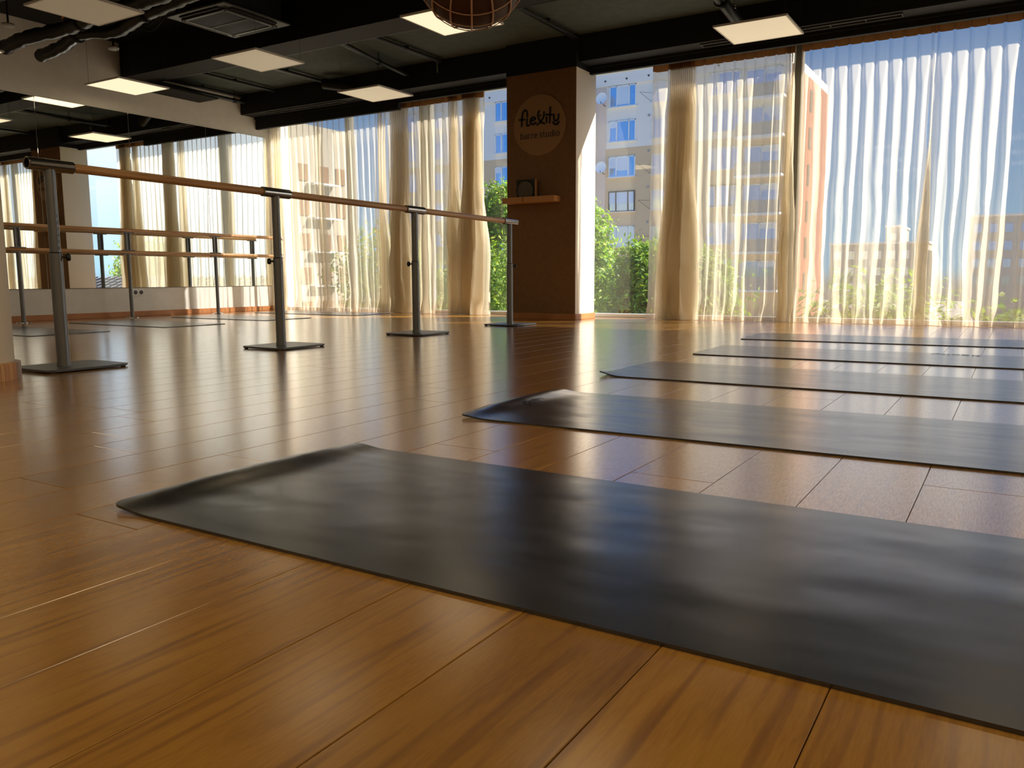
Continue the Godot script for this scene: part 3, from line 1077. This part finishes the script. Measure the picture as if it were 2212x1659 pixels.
# ------------------------------------------------------------------ ceiling services
func build_services() -> void:
	# air conditioning cassette
	var c := Vector3(-6.35, 2.78, -5.36)
	var s := 0.775
	var o := thing("air_conditioner", "dark square ceiling air conditioner with slatted intake", "air conditioner", c)
	var mb := MB.new()
	mb.span(c + Vector3(-s / 2 + 0.06, 0.03, -s / 2 + 0.06), Vector3(c.x + s / 2 - 0.06, 3.1, c.z + s / 2 - 0.06))
	part(mb, "housing", M.black, o)
	mb = MB.new()
	mb.cbox(c + Vector3(0, 0.022, 0), Vector3(s, 0.02, s), 0.006)
	part(mb, "face_plate", M.vent, o)
	for k in 4:
		mb = MB.new()
		var bs := Basis(Vector3.UP, k * PI / 2)
		mb.box(c + bs * Vector3(0, 0.009, s / 2 - 0.075), Vector3(s - 0.25, 0.006, 0.055), bs)
		part(mb, "air_outlet", M.black, o)
		mb = MB.new()
		mb.cbox(c + bs * Vector3(0, 0.004, s / 2 - 0.058), Vector3(s - 0.26, 0.004, 0.03), 0.001, bs * Basis(Vector3.RIGHT, 0.35))
		part(mb, "louvre", M.vent, o)
		mb = MB.new()
		mb.cbox(c + bs * Vector3(0, 0.002, s / 2 - 0.115), Vector3(s - 0.18, 0.02, 0.035), 0.003, bs)
		part(mb, "intake_frame", M.vent, o)
	mb = MB.new()
	mb.box(c + Vector3(0, 0.008, 0), Vector3(s - 0.24, 0.004, s - 0.24))
	part(mb, "intake_back", M.black, o)
	for k in 30:
		var x := c.x - (s - 0.28) / 2 + (s - 0.28) * k / 29.0
		mb = MB.new()
		mb.box(Vector3(x, c.y + 0.001, c.z), Vector3(0.006, 0.01, s - 0.27))
		part(mb, "slat", M.plastic_dark, o)
	mb = MB.new()
	mb.cbox(c + Vector3(0, -0.004, 0), Vector3(s - 0.2, 0.008, 0.018), 0.002)
	part(mb, "centre_bar", M.vent, o)
	# cable trays across the grey bay
	var n := 0
	var where := ["in the grey ceiling bay beside the mirror wall", "in the grey ceiling bay left of the corner lamp", "in the grey bay above the second lamp", "in the grey ceiling bay behind the globe pendant", "in the grey bay right of the globe pendant", "in the grey bay far right, above the lamp"]
	for x in [-8.80, -8.20, -7.32, -5.57, -3.90, -1.6]:
		var t := thing("cable_strip", "black cable strip running " + where[n], "cable strip", Vector3(x, 2.79, -6.9), "black cable strips in the grey ceiling bay")
		n += 1
		mb = MB.new()
		mb.cbox(Vector3(x, 2.80, -6.92), Vector3(0.045, 0.03, 1.32), 0.004)
		part(mb, "channel", M.dark_metal, t)
		mb = MB.new()
		mb.cyl(Vector3(x + 0.035, 2.795, -6.3), Vector3(x + 0.035, 2.795, -7.55), 0.008, 8)
		part(mb, "cable", M.black, t)
		mb = MB.new()
		mb.cbox(Vector3(x + 0.01, 2.805, -6.95), Vector3(0.075, 0.04, 0.02), 0.003)
		part(mb, "clip", M.black, t)
	# water pipes
	var pipes := [["black sprinkler pipe crossing the grey bay left of the globe pendant", [Vector3(-5.86, 2.77, -6.2), Vector3(-5.97, 2.73, -7.0), Vector3(-6.03, 2.72, -7.52), Vector3(-6.035, 2.73, -7.57), Vector3(-6.036, 2.80, -7.585)], 0.024],
		["dark pipe along the mirror wall under the grey ceiling bay", [Vector3(-8.74, 2.72, -6.2), Vector3(-8.74, 2.715, -7.4), Vector3(-8.74, 2.72, -7.55), Vector3(-8.74, 2.80, -7.58)], 0.024],
		["black pipe on the lower edge of the ceiling beam", [Vector3(XM + 0.02, 2.74, -6.275), Vector3(-4.5, 2.74, -6.275), Vector3(XR - 0.02, 2.74, -6.275)], 0.02],
		["thick black pipe beside the rightmost ceiling lamp", [Vector3(-2.25, 2.80, -6.3), Vector3(-2.25, 2.72, -7.0), Vector3(-2.25, 2.66, -7.58)], 0.05]]
	for p in pipes:
		var t := thing("ceiling_pipe", p[0], "pipe", p[1][0])
		mb = MB.new()
		mb.tube(p[1], p[2], 14)
		part(mb, "tube", M.duct, t)
		mb = MB.new()
		var q: Vector3 = p[1][1]
		mb.tube([q + (p[1][0] - q).normalized() * 0.02, q - (p[1][0] - q).normalized() * 0.02], p[2] * 1.25, 14)
		part(mb, "coupling", M.black, t)
		mb = MB.new()
		mb.cyl(q, Vector3(q.x, (SLAB if q.z < -6.3 else 2.9), q.z), 0.004, 6)
		part(mb, "hanger", M.black, t)
	# ribbed flexible duct by the soffit
	var t2 := thing("flexible_duct", "ribbed black flexible duct at the soffit above the left curtains", "duct", Vector3(-7.3, 2.74, -7.5))
	mb = MB.new()
	var path := []
	var rad := []
	for k in 40:
		var f := k / 39.0
		path.append(Vector3(-7.20 + 0.35 * f, 2.74 - 0.06 * f, -7.42 - 0.14 * f))
		rad.append(0.055 + (0.008 if k % 2 else -0.004))
	mb.tube(path, 0.05, 16, true, rad)
	part(mb, "hose", M.duct, t2)
	# slot diffusers on the soffit
	for d in [["slotted air vent in the black soffit above the leftmost curtains", -8.45, -7.15], ["slotted air vent in the black soffit right of the rightmost lamp", -2.65, -0.95]]:
		var t := thing("slot_diffuser", d[0], "air vent", Vector3(d[1], 2.585, -7.70), "slot air vents in the black soffit")
		var x0: float = d[1]
		var x1: float = d[2]
		mb = MB.new()
		mb.cbox(Vector3((x0 + x1) / 2, 2.578, -7.665), Vector3(x1 - x0, 0.014, 0.012), 0.002)
		mb.cbox(Vector3((x0 + x1) / 2, 2.578, -7.755), Vector3(x1 - x0, 0.014, 0.012), 0.002)
		mb.cbox(Vector3(x0, 2.578, -7.71), Vector3(0.012, 0.014, 0.1), 0.002)
		mb.cbox(Vector3(x1, 2.578, -7.71), Vector3(0.012, 0.014, 0.1), 0.002)
		part(mb, "frame", M.vent, t)
		for k in 5:
			mb = MB.new()
			mb.box(Vector3(lerpf(x0, x1, (k + 1) / 6.0), 2.58, -7.71), Vector3(0.01, 0.008, 0.085))
			part(mb, "blade", M.vent, t)
	# duct on the mirror wall
	var t3 := thing("ceiling_panel", "flat dark ceiling panel on the white wall above the mirror", "panel", Vector3(-8.75, 2.63, -6.6))
	mb = MB.new()
	mb.cbox(Vector3(-8.70, 2.64, -6.60), Vector3(0.37, 0.025, 0.74), 0.004)
	part(mb, "casing", M.slab_dark, t3)
	# bundle of wrapped pipes at the top left
	var bundles := [["wrapped black duct with a cut end above the mirror wall, upper of the pair", [Vector3(-8.5, 2.66, -4.45), Vector3(-8.1, 2.70, -4.46), Vector3(-7.6, 2.73, -4.55), Vector3(-7.1, 2.73, -4.5), Vector3(-6.5, 2.74, -4.5), Vector3(-4.5, 2.76, -4.45)], 0.062],
		["wrapped black duct with a cut end above the mirror wall, lower of the pair", [Vector3(-8.42, 2.64, -4.75), Vector3(-8.0, 2.67, -4.74), Vector3(-7.6, 2.72, -4.7), Vector3(-7.2, 2.70, -4.78), Vector3(-6.7, 2.74, -4.72), Vector3(-5.9, 2.80, -4.7)], 0.058],
		["smooth dark pipe running under the ceiling at the upper left", [Vector3(-8.0, 2.86, -4.0), Vector3(-7.0, 2.88, -4.0), Vector3(-5.0, 2.9, -4.0)], 0.045]]
	for b in bundles:
		var t := thing("wrapped_duct", b[0], "duct", b[1][0])
		mb = MB.new()
		var cv := Curve3D.new()
		for i in b[1].size():
			var pp: Array = b[1]
			var tg: Vector3 = (pp[mini(i + 1, pp.size() - 1)] - pp[maxi(i - 1, 0)]) * 0.16
			cv.add_point(pp[i], -tg, tg)
		cv.bake_interval = 0.04
		var pth := Array(cv.get_baked_points())
		var rr := []
		for i in pth.size():
			rr.append(b[2] * (1.0 + 0.13 * sin(i * 1.1) * sin(i * 0.31 + 1.0)))
		mb.tube(pth, b[2], 14, true, rr)
		part(mb, "wrapping", M.duct, t)
		for i in [int(pth.size() * 0.3), int(pth.size() * 0.7)]:
			mb = MB.new()
			var p: Vector3 = pth[i]
			mb.cyl(p, Vector3(p.x, 3.1, p.z), 0.004, 6)
			part(mb, "hanger", M.black, t)
			mb = MB.new()
			mb.tube([p - Vector3(0.015, 0, 0), p + Vector3(0.015, 0, 0)], b[2] * 1.2, 14)
			part(mb, "strap", M.black, t)
	# loose cable loop beside the air conditioner
	var t4 := thing("cable_loop", "loose black cable hanging in loops beside the air conditioner", "cable", Vector3(-6.9, 2.9, -4.9))
	for k in 3:
		mb = MB.new()
		var lp := []
		for i in 15:
			var f := i / 14.0
			lp.append(Vector3(-7.4 + 0.5 * f, 2.98 - (0.17 + 0.03 * k) * sin(PI * f) + 0.05 * f, -4.95 - 0.05 * k - 0.12 * f))
		mb.tube(lp, 0.006, 6)
		part(mb, "strand", M.black, t4)
	var t5 := thing("orange_strap", "short orange strap on the wrapped ducts at the upper left", "strap", Vector3(-7.5, 2.72, -4.4))
	mb = MB.new()
	mb.tube([Vector3(-7.42, 2.90, -4.42), Vector3(-7.43, 2.83, -4.42), Vector3(-7.45, 2.785, -4.44), Vector3(-7.49, 2.775, -4.45)], 0.009, 8)
	part(mb, "band", M.orange, t5)
	# round detectors
	for d in [["round white ceiling detector beside the black beam", Vector3(-8.32, 2.85, -5.48)], ["round white ceiling detector at the left edge of the picture", Vector3(-8.43, 2.85, -4.47)]]:
		var t := thing("smoke_detector", d[0], "smoke detector", d[1], "round white ceiling detectors")
		mb = MB.new()
		mb.lathe([Vector2(0.0, 0.0), Vector2(0.048, 0.0), Vector2(0.056, 0.008), Vector2(0.056, 0.028), Vector2(0.0, 0.028)], d[1], 28)
		part(mb, "body", M.plastic_white, t)
		mb = MB.new()
		mb.cyl(d[1] + Vector3(0, 0.028, 0), Vector3(d[1].x, 3.1, d[1].z), 0.01, 8)
		part(mb, "stem", M.black, t)
	# sprinkler heads
	for d in [["small sprinkler head near the pipe bend in the bay", Vector3(-5.6, 2.69, -7.55)], ["small sprinkler head above the rightmost lamp", Vector3(-2.2, 2.70, -7.2)]]:
		var t := thing("sprinkler_head", d[0], "sprinkler", d[1], "small sprinkler heads")
		mb = MB.new()
		mb.lathe([Vector2(0.0, 0.0), Vector2(0.014, 0.0), Vector2(0.014, 0.003), Vector2(0.004, 0.004), Vector2(0.006, 0.02), Vector2(0.01, 0.03), Vector2(0.01, 0.145)], d[1], 12)
		part(mb, "head", M.chrome, t)

func build_pendant() -> void:
	var c := Vector3(-2.759, 2.168, -4.055)
	var o := thing("globe_pendant", "round brown globe pendant lamp with a pale wire cage", "pendant lamp", c)
	var r := 0.305
	var mb := MB.new()
	var prof := []
	for k in 25:
		var a := PI * k / 24.0
		prof.append(Vector2(maxf(sin(a), 0.0) * r, -cos(a) * r))
	mb.lathe(prof, c, 48)
	part(mb, "shade", M.shade_brown, o)
	# the cage leans towards the room
	var yaw := atan2(-c.x, -c.z)
	var bs := Basis(Vector3.UP, yaw) * Basis(Vector3.RIGHT, deg_to_rad(72))
	var rc := r + 0.007
	for k in 16:
		var a := TAU * k / 16.0
		mb = MB.new()
		var path := []
		for i in 21:
			var f := lerpf(0.15, PI - 0.15, i / 20.0)
			path.append(c + bs * Vector3(sin(f) * cos(a) * rc, cos(f) * rc, sin(f) * sin(a) * rc))
		mb.tube(path, 0.0055, 6)
		part(mb, "rib", M.cage, o)
	for lat in [-70, -50, -30, -12, 8, 28, 42, 60]:
		mb = MB.new()
		var path := []
		for i in 41:
			var a := TAU * i / 40.0
			var la := deg_to_rad(lat)
			path.append(c + bs * Vector3(cos(la) * cos(a) * rc, sin(la) * rc, cos(la) * sin(a) * rc))
		mb.tube(path, 0.003, 6, false)
		part(mb, "hoop", M.cage, o)
	mb = MB.new()
	mb.cyl(c + Vector3(0, r, 0), Vector3(c.x, 3.1, c.z), 0.005, 8)
	part(mb, "cord", M.black, o)

# ------------------------------------------------------------------ outside
func window_unit(o: Node3D, x: float, y: float, w: float, h: float, z: float, splits: Array, frame: Material, blinds: Array) -> void:
	# a window on a facade that faces +z; x, y: lower left corner; splits: widths of the lights as shares
	var f := 0.07
	var mb := MB.new()
	mb.box(Vector3(x + w / 2, y + f / 2, z + 0.05), Vector3(w, f, 0.14))
	mb.box(Vector3(x + w / 2, y + h - f / 2, z + 0.05), Vector3(w, f, 0.12))
	var cur := x
	for s in splits:
		mb.box(Vector3(cur + f / 2, y + h / 2, z + 0.05), Vector3(f, h, 0.12))
		cur += w * s
	mb.box(Vector3(x + w - f / 2, y + h / 2, z + 0.05), Vector3(f, h, 0.12))
	var fr := part(mb, "window", frame, o)
	cur = x
	for i in splits.size():
		var a: float = cur + f
		var b: float = cur + w * splits[i] - (f if i == splits.size() - 1 else 0.0)
		mb = MB.new()
		mb.box(Vector3((a + b) / 2, y + h / 2, z + 0.02), Vector3(b - a, h - 2 * f, 0.02))
		part(mb, "pane", M.pane, fr)
		if blinds[i] > 0.0:
			mb = MB.new()
			var bh: float = (h - 2 * f) * blinds[i]
			mb.box(Vector3((a + b) / 2, y + h - f - bh / 2, z + 0.04), Vector3(b - a, bh, 0.02))
			part(mb, "blind", M.blind, fr)
		cur += w * splits[i]
	mb = MB.new()
	mb.box(Vector3(x + w / 2, y - 0.03, z + 0.1), Vector3(w + 0.15, 0.05, 0.24))
	part(mb, "window_sill", M.fac_white, fr)

func build_apartments() -> void:
	var z := -62.0
	var o := thing("apartment_building", "tall apartment block with pale upper floors and beige lower floors outside", "building", Vector3(-33, -5, z))
	var top := 16.35
	var mb := MB.new()
	mb.span(Vector3(-52.0, 10.72, z - 13), Vector3(-14.7, top, z))
	part(mb, "upper_wall", M.fac_grey, o)
	mb = MB.new()
	mb.span(Vector3(-52.0, -5.0, z - 13), Vector3(-14.7, 10.72, z))
	part(mb, "lower_wall", M.fac_beige, o)
	mb = MB.new()
	mb.span(Vector3(-52.1, top - 0.75, z - 0.4), Vector3(-14.7, top + 0.3, z + 0.12))
	part(mb, "parapet", M.fac_grey, o)
	mb = MB.new()
	mb.span(Vector3(-14.7, -5.0, z - 12.6), Vector3(-14.55, top - 0.8, z - 0.3))
	part(mb, "side_wall", M.fac_red, o).set_meta("label", "terracotta end wall in the sun")
	for k in 6:
		mb = MB.new()
		mb.box(Vector3(-14.53, 13.9 - 2.8 * k, z - 6.0), Vector3(0.04, 1.6, 0.7))
		part(mb, "window", M.dark_frame, o)
	mb = MB.new()
	mb.span(Vector3(-30.1, -5.0, z), Vector3(-29.15, top - 0.85, z + 0.08))
	part(mb, "pink_strip", M.fac_pink, o)
	for k in 12:
		mb = MB.new()
		mb.cyl(Vector3(-29.2 + 1.85 * (k - 6), top - 0.35, z + 0.1), Vector3(-29.2 + 1.85 * (k - 6), top - 0.35, z + 0.16), 0.08, 8)
		part(mb, "vent_hole", M.dark_frame, o)
	var sills := [13.92, 11.22, 8.44, 5.70, 2.9, 0.1]
	rng.seed = 12
	for r in 6:
		var y: float = sills[r]
		var fr: Material = M.dark_frame if r == 3 else M.fac_white
		var bl := [[0.0, 0.95, 0.0], [0.3, 0.0, 0.0], [0.55, 0.7, 0.0], [0.6, 0.6, 0.6], [0.0, 0.0, 0.0], [0.0, 0.5, 0.0]]
		for x in [-50.9, -39.8, -28.85, -20.6]:
			window_unit(o, x, y, 2.3, 1.62, z, [0.27, 0.46, 0.27], fr, bl[r] if x > -30 and x < -25 else [rng.randf() * 0.9, 0.0, rng.randf() * 0.6])
		for x in [-46.5, -43.6, -34.8, -25.15, -22.9]:
			window_unit(o, x, y, 1.1, 1.55, z, [1.0], M.fac_white, [0.55 if r == 0 else 0.0])
			if x == -25.15 and r != 1:
				mb = MB.new()
				mb.tube([Vector3(x - 0.75, y + 0.75, z + 0.9), Vector3(x - 0.1, y + 0.75, z + 0.1)], 0.014, 5)
				mb.tube([Vector3(x - 0.75, y + 0.75, z + 0.9), Vector3(x - 0.1, y + 0.1, z + 0.1)], 0.014, 5)
				part(mb, "drying_rack", M.dark_frame, o)
		mb = MB.new()
		mb.cyl(Vector3(-26.0 + 0.55, y - 0.9, z), Vector3(-26.0 + 0.55, y - 0.9, z + 0.06), 0.1, 8)
		part(mb, "wall_vent", M.fac_far, o)
		# glazed loggias left of the pink strip and open balconies at the right end
		window_unit(o, -32.4, y - 0.75, 2.2, 2.3, z + 0.6, [0.5, 0.5], M.fac_white, [0.3, 0.3])
		mb = MB.new()
		mb.span(Vector3(-32.6, y - 1.0, z), Vector3(-30.15, y - 0.78, z + 0.85))
		part(mb, "loggia_floor", M.fac_white, o)
		mb = MB.new()
		mb.span(Vector3(-18.3, y - 0.80, z), Vector3(-14.9, y - 0.65, z + 1.1))
		part(mb, "balcony_floor", M.fac_white, o)
		mb = MB.new()
		mb.span(Vector3(-18.3, y - 0.65, z + 1.0), Vector3(-14.9, y + 0.25, z + 1.06))
		part(mb, "balcony_front", M.fac_far, o)
		window_unit(o, -17.9, y - 0.6, 2.6, 2.1, z, [0.5, 0.5], M.fac_white, [0.0, 0.2])
	var nd := 0
	var which := ["upper satellite dish on the apartment block, beside the top window", "lower satellite dish on the apartment block, beside the third window", "satellite dish on the balconies seen through the curtain"]
	for p in [Vector3(-29.2, 14.55, z + 0.75), Vector3(-29.2, 9.2, z + 0.75), Vector3(-15.4, 11.9, z + 1.6)]:
		var d := thing("satellite_dish", which[nd], "satellite dish", p, "satellite dishes on the apartment block")
		nd += 1
		var bs := Basis(Vector3.RIGHT, deg_to_rad(80)) * Basis(Vector3.UP, 0.0)
		mb = MB.new()
		mb.lathe([Vector2(0.0, 0.0), Vector2(0.2, 0.012), Vector2(0.36, 0.05), Vector2(0.47, 0.10)], p, 28, bs)
		part(mb, "dish", M.fac_white, d)
		mb = MB.new()
		mb.tube([p + Vector3(0, -0.42, 0.1), p + Vector3(0.1, -0.3, 0.45)], 0.03, 6)
		part(mb, "arm", M.dark_frame, d)
		mb = MB.new()
		mb.tube([p + Vector3(0, 0, -0.02), p + Vector3(0, -0.45, -0.35), p + Vector3(0.0, -0.45, -0.72)], 0.035, 6)
		part(mb, "bracket", M.dark_frame, d)

func build_neighbours() -> void:
	# sunlit block on the left whose long side runs away from us
	var x := -36.0
	var o := thing("cream_block", "sunlit cream apartment block behind the leftmost curtain", "building", Vector3(x, -5, -33))
	var mb := MB.new()
	mb.span(Vector3(x - 9, -5, -39.8), Vector3(x, 9.38, -22.0))
	part(mb, "wall", M.fac_cream, o)
	mb = MB.new()
	mb.span(Vector3(x, -5, -33.9), Vector3(x + 0.35, 9.5, -33.05))
	part(mb, "lime_strip", M.fac_lime, o).set_meta("label", "lime green stairwell strip")
	for r in 5:
		var y := 6.6 - 2.0 * r
		for z in [-38.3, -36.9, -35.2, -32.2, -30.5, -28.5, -26.0]:
			mb = MB.new()
			mb.box(Vector3(x + 0.03, y, z), Vector3(0.08, 0.95, 0.75))
			part(mb, "window", M.fac_brown, o)
		mb = MB.new()
		mb.box(Vector3(x + 0.3, y - 0.62, -36.6), Vector3(0.6, 0.08, 2.2))
		part(mb, "balcony_floor", M.fac_white, o)
	# distant blocks seen through the right curtains
	var far := [["low grey block far behind the right curtains", -20.4, -9.4, 4.3, -110.0], ["narrow grey tower rising behind the low far block", -15.6, -13.8, 6.95, -122.0], ["tall grey block with window rows at the far right", -5.2, 9.0, 7.15, -110.0]]
	for f in far:
		var t := thing("distant_block", f[0], "building", Vector3((f[1] + f[2]) / 2, -5, f[4]))
		mb = MB.new()
		mb.span(Vector3(f[1], -5, f[4] - 10), Vector3(f[2], f[3], f[4]))
		part(mb, "wall", M.fac_far, t)
		mb = MB.new()
		mb.span(Vector3(f[1] - 0.15, f[3], f[4] - 10), Vector3(f[2] + 0.15, f[3] + 0.25, f[4] + 0.15))
		part(mb, "parapet", M.fac_grey, t)
		var nx := int((f[2] - f[1]) / 1.55)
		for i in nx:
			for r in 4:
				mb = MB.new()
				mb.box(Vector3(f[1] + 0.9 + i * 1.55, f[3] - 1.3 - r * 2.0, f[4] + 0.03), Vector3(0.8, 1.0, 0.1))
				part(mb, "window", M.pane, t)
	# low house with a tiled roof, seen in the mirror
	var h := thing("tiled_house", "low house with a grey tiled roof seen in the mirror", "house", Vector3(10, -5, -19))
	mb = MB.new()
	mb.span(Vector3(4.0, -5, -20), Vector3(20, -1.85, -15))
	part(mb, "wall", M.fac_cream, h)
	var rise := Vector3(0, 2.3, -5.5)
	for r in 22:
		mb = MB.new()
		var p := Vector3(12, -1.85, -14.6) + rise * (r / 22.0)
		mb.cbox(p + rise * (0.5 / 22.0), Vector3(17, 0.05, 0.32), 0.015, Basis(Vector3.RIGHT, atan2(2.3, 5.5) + 0.06))
		for k in 38:
			mb.cyl(p + Vector3(-8.4 + k * 0.45, 0.05, 0.12), p + rise / 22.0 + Vector3(-8.4 + k * 0.45, 0.05, 0.0), 0.07, 6)
		part(mb, "tile_course", M.tile, h)
	mb = MB.new()
	mb.cbox(Vector3(3.45, -0.75, -17.3), Vector3(0.12, 0.3, 6.3), 0.02, Basis(Vector3.RIGHT, atan2(2.3, 5.5)))
	part(mb, "verge_board", M.fac_white, h)
	mb = MB.new()
	mb.span(Vector3(-160, -5.3, -200), Vector3(120, -5.0, -9.0))
	setting(mb, "ground", M.ground)

func tree(label: String, at: Vector3, blobs: Array, count: int, size: float, seed_: int) -> void:
	# blobs: [centre offset, radii]; leaves sit in the outer shells
	var o := thing("leafy_tree", label, "tree", at, "green trees outside the windows")
	var r := RandomNumberGenerator.new()
	r.seed = seed_
	var ns := FastNoiseLite.new()
	ns.seed = seed_
	ns.frequency = 1.0
	var mb := MB.new()
	var trunk_top: Vector3 = at + blobs[0][0]
	mb.tube([at, at + Vector3(0.1, (trunk_top.y - at.y) * 0.5, 0.05), trunk_top], 0.16, 10, true, [0.2, 0.15, 0.07])
	for b in blobs:
		mb.tube([at + Vector3(0.05, (trunk_top.y - at.y) * 0.55, 0), at + b[0]], 0.04, 6, false, [0.07, 0.02])
	part(mb, "trunk", M.bark, o)
	mb = MB.new()
	for k in count:
		var b: Array = blobs[k % blobs.size()]
		var d := Vector3(r.randfn(), r.randfn(), r.randfn()).normalized()
		var lump := 0.84 + 0.5 * ns.get_noise_3d(d.x * 2.6 + 10.0 * (k % blobs.size()), d.y * 2.6, d.z * 2.6) + 0.1 * r.randf()
		var p: Vector3 = at + b[0] + d * (b[1] as Vector3) * lump * pow(r.randf_range(0.12, 1.0), 0.45)
		var nn := (d + Vector3(r.randfn(), r.randfn() + 0.6, r.randfn()) * 0.7).normalized()
		var a := nn.cross(Vector3(r.randfn(), r.randfn(), r.randfn())).normalized()
		var e := nn.cross(a)
		var s := size * r.randf_range(0.7, 1.3)
		var g := r.randf()
		mb.tint = Color(lerpf(0.16, 0.42, g * g), lerpf(0.28, 0.48, g), lerpf(0.03, 0.06, r.randf()))
		var i0 := mb.vert(p - a * s, nn)
		mb.vert(p + e * s * 0.38 + nn * s * 0.12, (nn + e * 0.3).normalized())
		mb.vert(p + a * s, nn)
		mb.vert(p - e * s * 0.38 + nn * s * 0.12, (nn - e * 0.3).normalized())
		mb.ix.append_array(PackedInt32Array([i0, i0 + 1, i0 + 2, i0, i0 + 2, i0 + 3]))
	part(mb, "foliage", M.leaf, o, true).set_meta("kind", "stuff")

func build_trees() -> void:
	tree("taller leafy green tree in the window close beside the pillar's sunlit side", Vector3(-11.9, -5, -22), [[Vector3(0, 5.2, 0), Vector3(2.2, 2.4, 1.8)], [Vector3(0.7, 6.6, 0.3), Vector3(1.3, 1.3, 1.0)], [Vector3(0.6, 3.6, 0.2), Vector3(1.9, 1.8, 1.5)], [Vector3(1.2, 5.4, 0.4), Vector3(1.1, 1.3, 1.0)]], 24000, 0.085, 3)
	tree("lower sunlit leafy tree in the window right of the pillar", Vector3(-6.3, -5, -17.2), [[Vector3(0, 4.3, 0), Vector3(1.9, 2.1, 1.6)], [Vector3(-0.8, 5.4, 0.1), Vector3(0.8, 1.0, 0.7)], [Vector3(-0.6, 3.0, 0.3), Vector3(1.6, 1.7, 1.4)], [Vector3(0.5, 5.2, 0.0), Vector3(0.8, 0.9, 0.7)], [Vector3(-1.1, 4.2, 0.3), Vector3(0.9, 1.2, 0.9)]], 26000, 0.07, 5)
	tree("bright leafy tree left of the pillar", Vector3(-16.2, -5, -24.5), [[Vector3(0, 5.6, 0), Vector3(2.1, 2.8, 1.7)], [Vector3(0.8, 4.4, 0.5), Vector3(1.8, 2.1, 1.5)], [Vector3(0.7, 7.6, 0), Vector3(0.9, 1.2, 0.8)], [Vector3(-0.6, 6.9, 0.3), Vector3(1.0, 1.3, 0.9)]], 22000, 0.09, 7)
	tree("leafy tree behind the middle left curtain", Vector3(-23.0, -5, -27), [[Vector3(0, 5.2, 0), Vector3(2.8, 2.8, 2.2)], [Vector3(2.2, 4.2, 0), Vector3(2.0, 2.2, 1.6)]], 9000, 0.14, 9)
	tree("leafy tree behind the leftmost curtain", Vector3(-29.0, -5, -21.5), [[Vector3(0, 4.6, 0), Vector3(3.0, 2.4, 2.2)], [Vector3(-3.0, 4.0, 1.0), Vector3(2.4, 2.2, 2.0)]], 9000, 0.14, 11)
	tree("low leafy tree behind the middle right curtain", Vector3(-2.6, -5, -19), [[Vector3(0, 3.6, 0), Vector3(2.2, 2.2, 1.6)], [Vector3(2.8, 3.2, 0.3), Vector3(2.0, 1.9, 1.5)]], 8000, 0.12, 13)
	tree("leafy tree seen only in the mirror beside the tiled roof", Vector3(25.0, -5, -29.5), [[Vector3(0, 6.0, 0), Vector3(2.4, 2.5, 2.0)], [Vector3(1.6, 5.0, -0.4), Vector3(2.0, 2.2, 1.6)], [Vector3(-1.4, 5.2, 0.2), Vector3(1.6, 2.0, 1.5)]], 11000, 0.15, 17)

func _ready() -> void:
	make_materials()
	set_stage()
	build_floor()
	build_shell()
	build_pillar()
	build_windows()
	build_mirror()
	build_curtains()
	lamp(-6.50, -3.57, 0.08, "square ceiling lamp panel cut by the top edge at the upper left")
	lamp(-6.556, -5.307, 0.18, "square ceiling lamp panel below the air conditioner")
	lamp(-8.557, -5.276, 0.85, "bright square ceiling lamp panel hanging by the white wall above the mirror")
	lamp(-6.558, -6.977, 0.28, "square ceiling lamp panel in front of the left curtains")
	lamp(-2.282, -6.888, 0.36, "square ceiling lamp panel in front of the right curtains")
	lamp(-4.293, -5.299, 0.85, "bright square ceiling lamp panel behind the globe pendant")
	lamp(-8.557, -3.57, 0.95, "square ceiling lamp panel cut by the left edge of the picture")
	var hidden := "square ceiling lamp panel above the hall outside the picture"
	for p in [[-4.293, -3.57], [-2.282, -3.57], [-0.25, -3.57], [-0.25, -5.3]]:
		lamp(p[0], p[1], 0.3, hidden)
	for p in [[-6.5, -1.75], [-4.7, -0.5], [-2.282, -1.75], [-0.25, -1.75], [1.6, -1.75], [-6.5, -0.1], [-2.282, -0.1], [-0.25, -0.1], [1.6, -0.1], [-4.293, 1.5], [-2.282, 1.5], [-0.25, 1.5]]:
		lamp(p[0], p[1], 0.9, hidden, 0.56)
	build_mats()
	build_free_barre()
	build_wall_barre()
	build_sign()
	build_shelf_and_clock()
	build_socket()
	build_column()
	build_services()
	build_pendant()
	build_apartments()
	build_neighbours()
	build_trees()
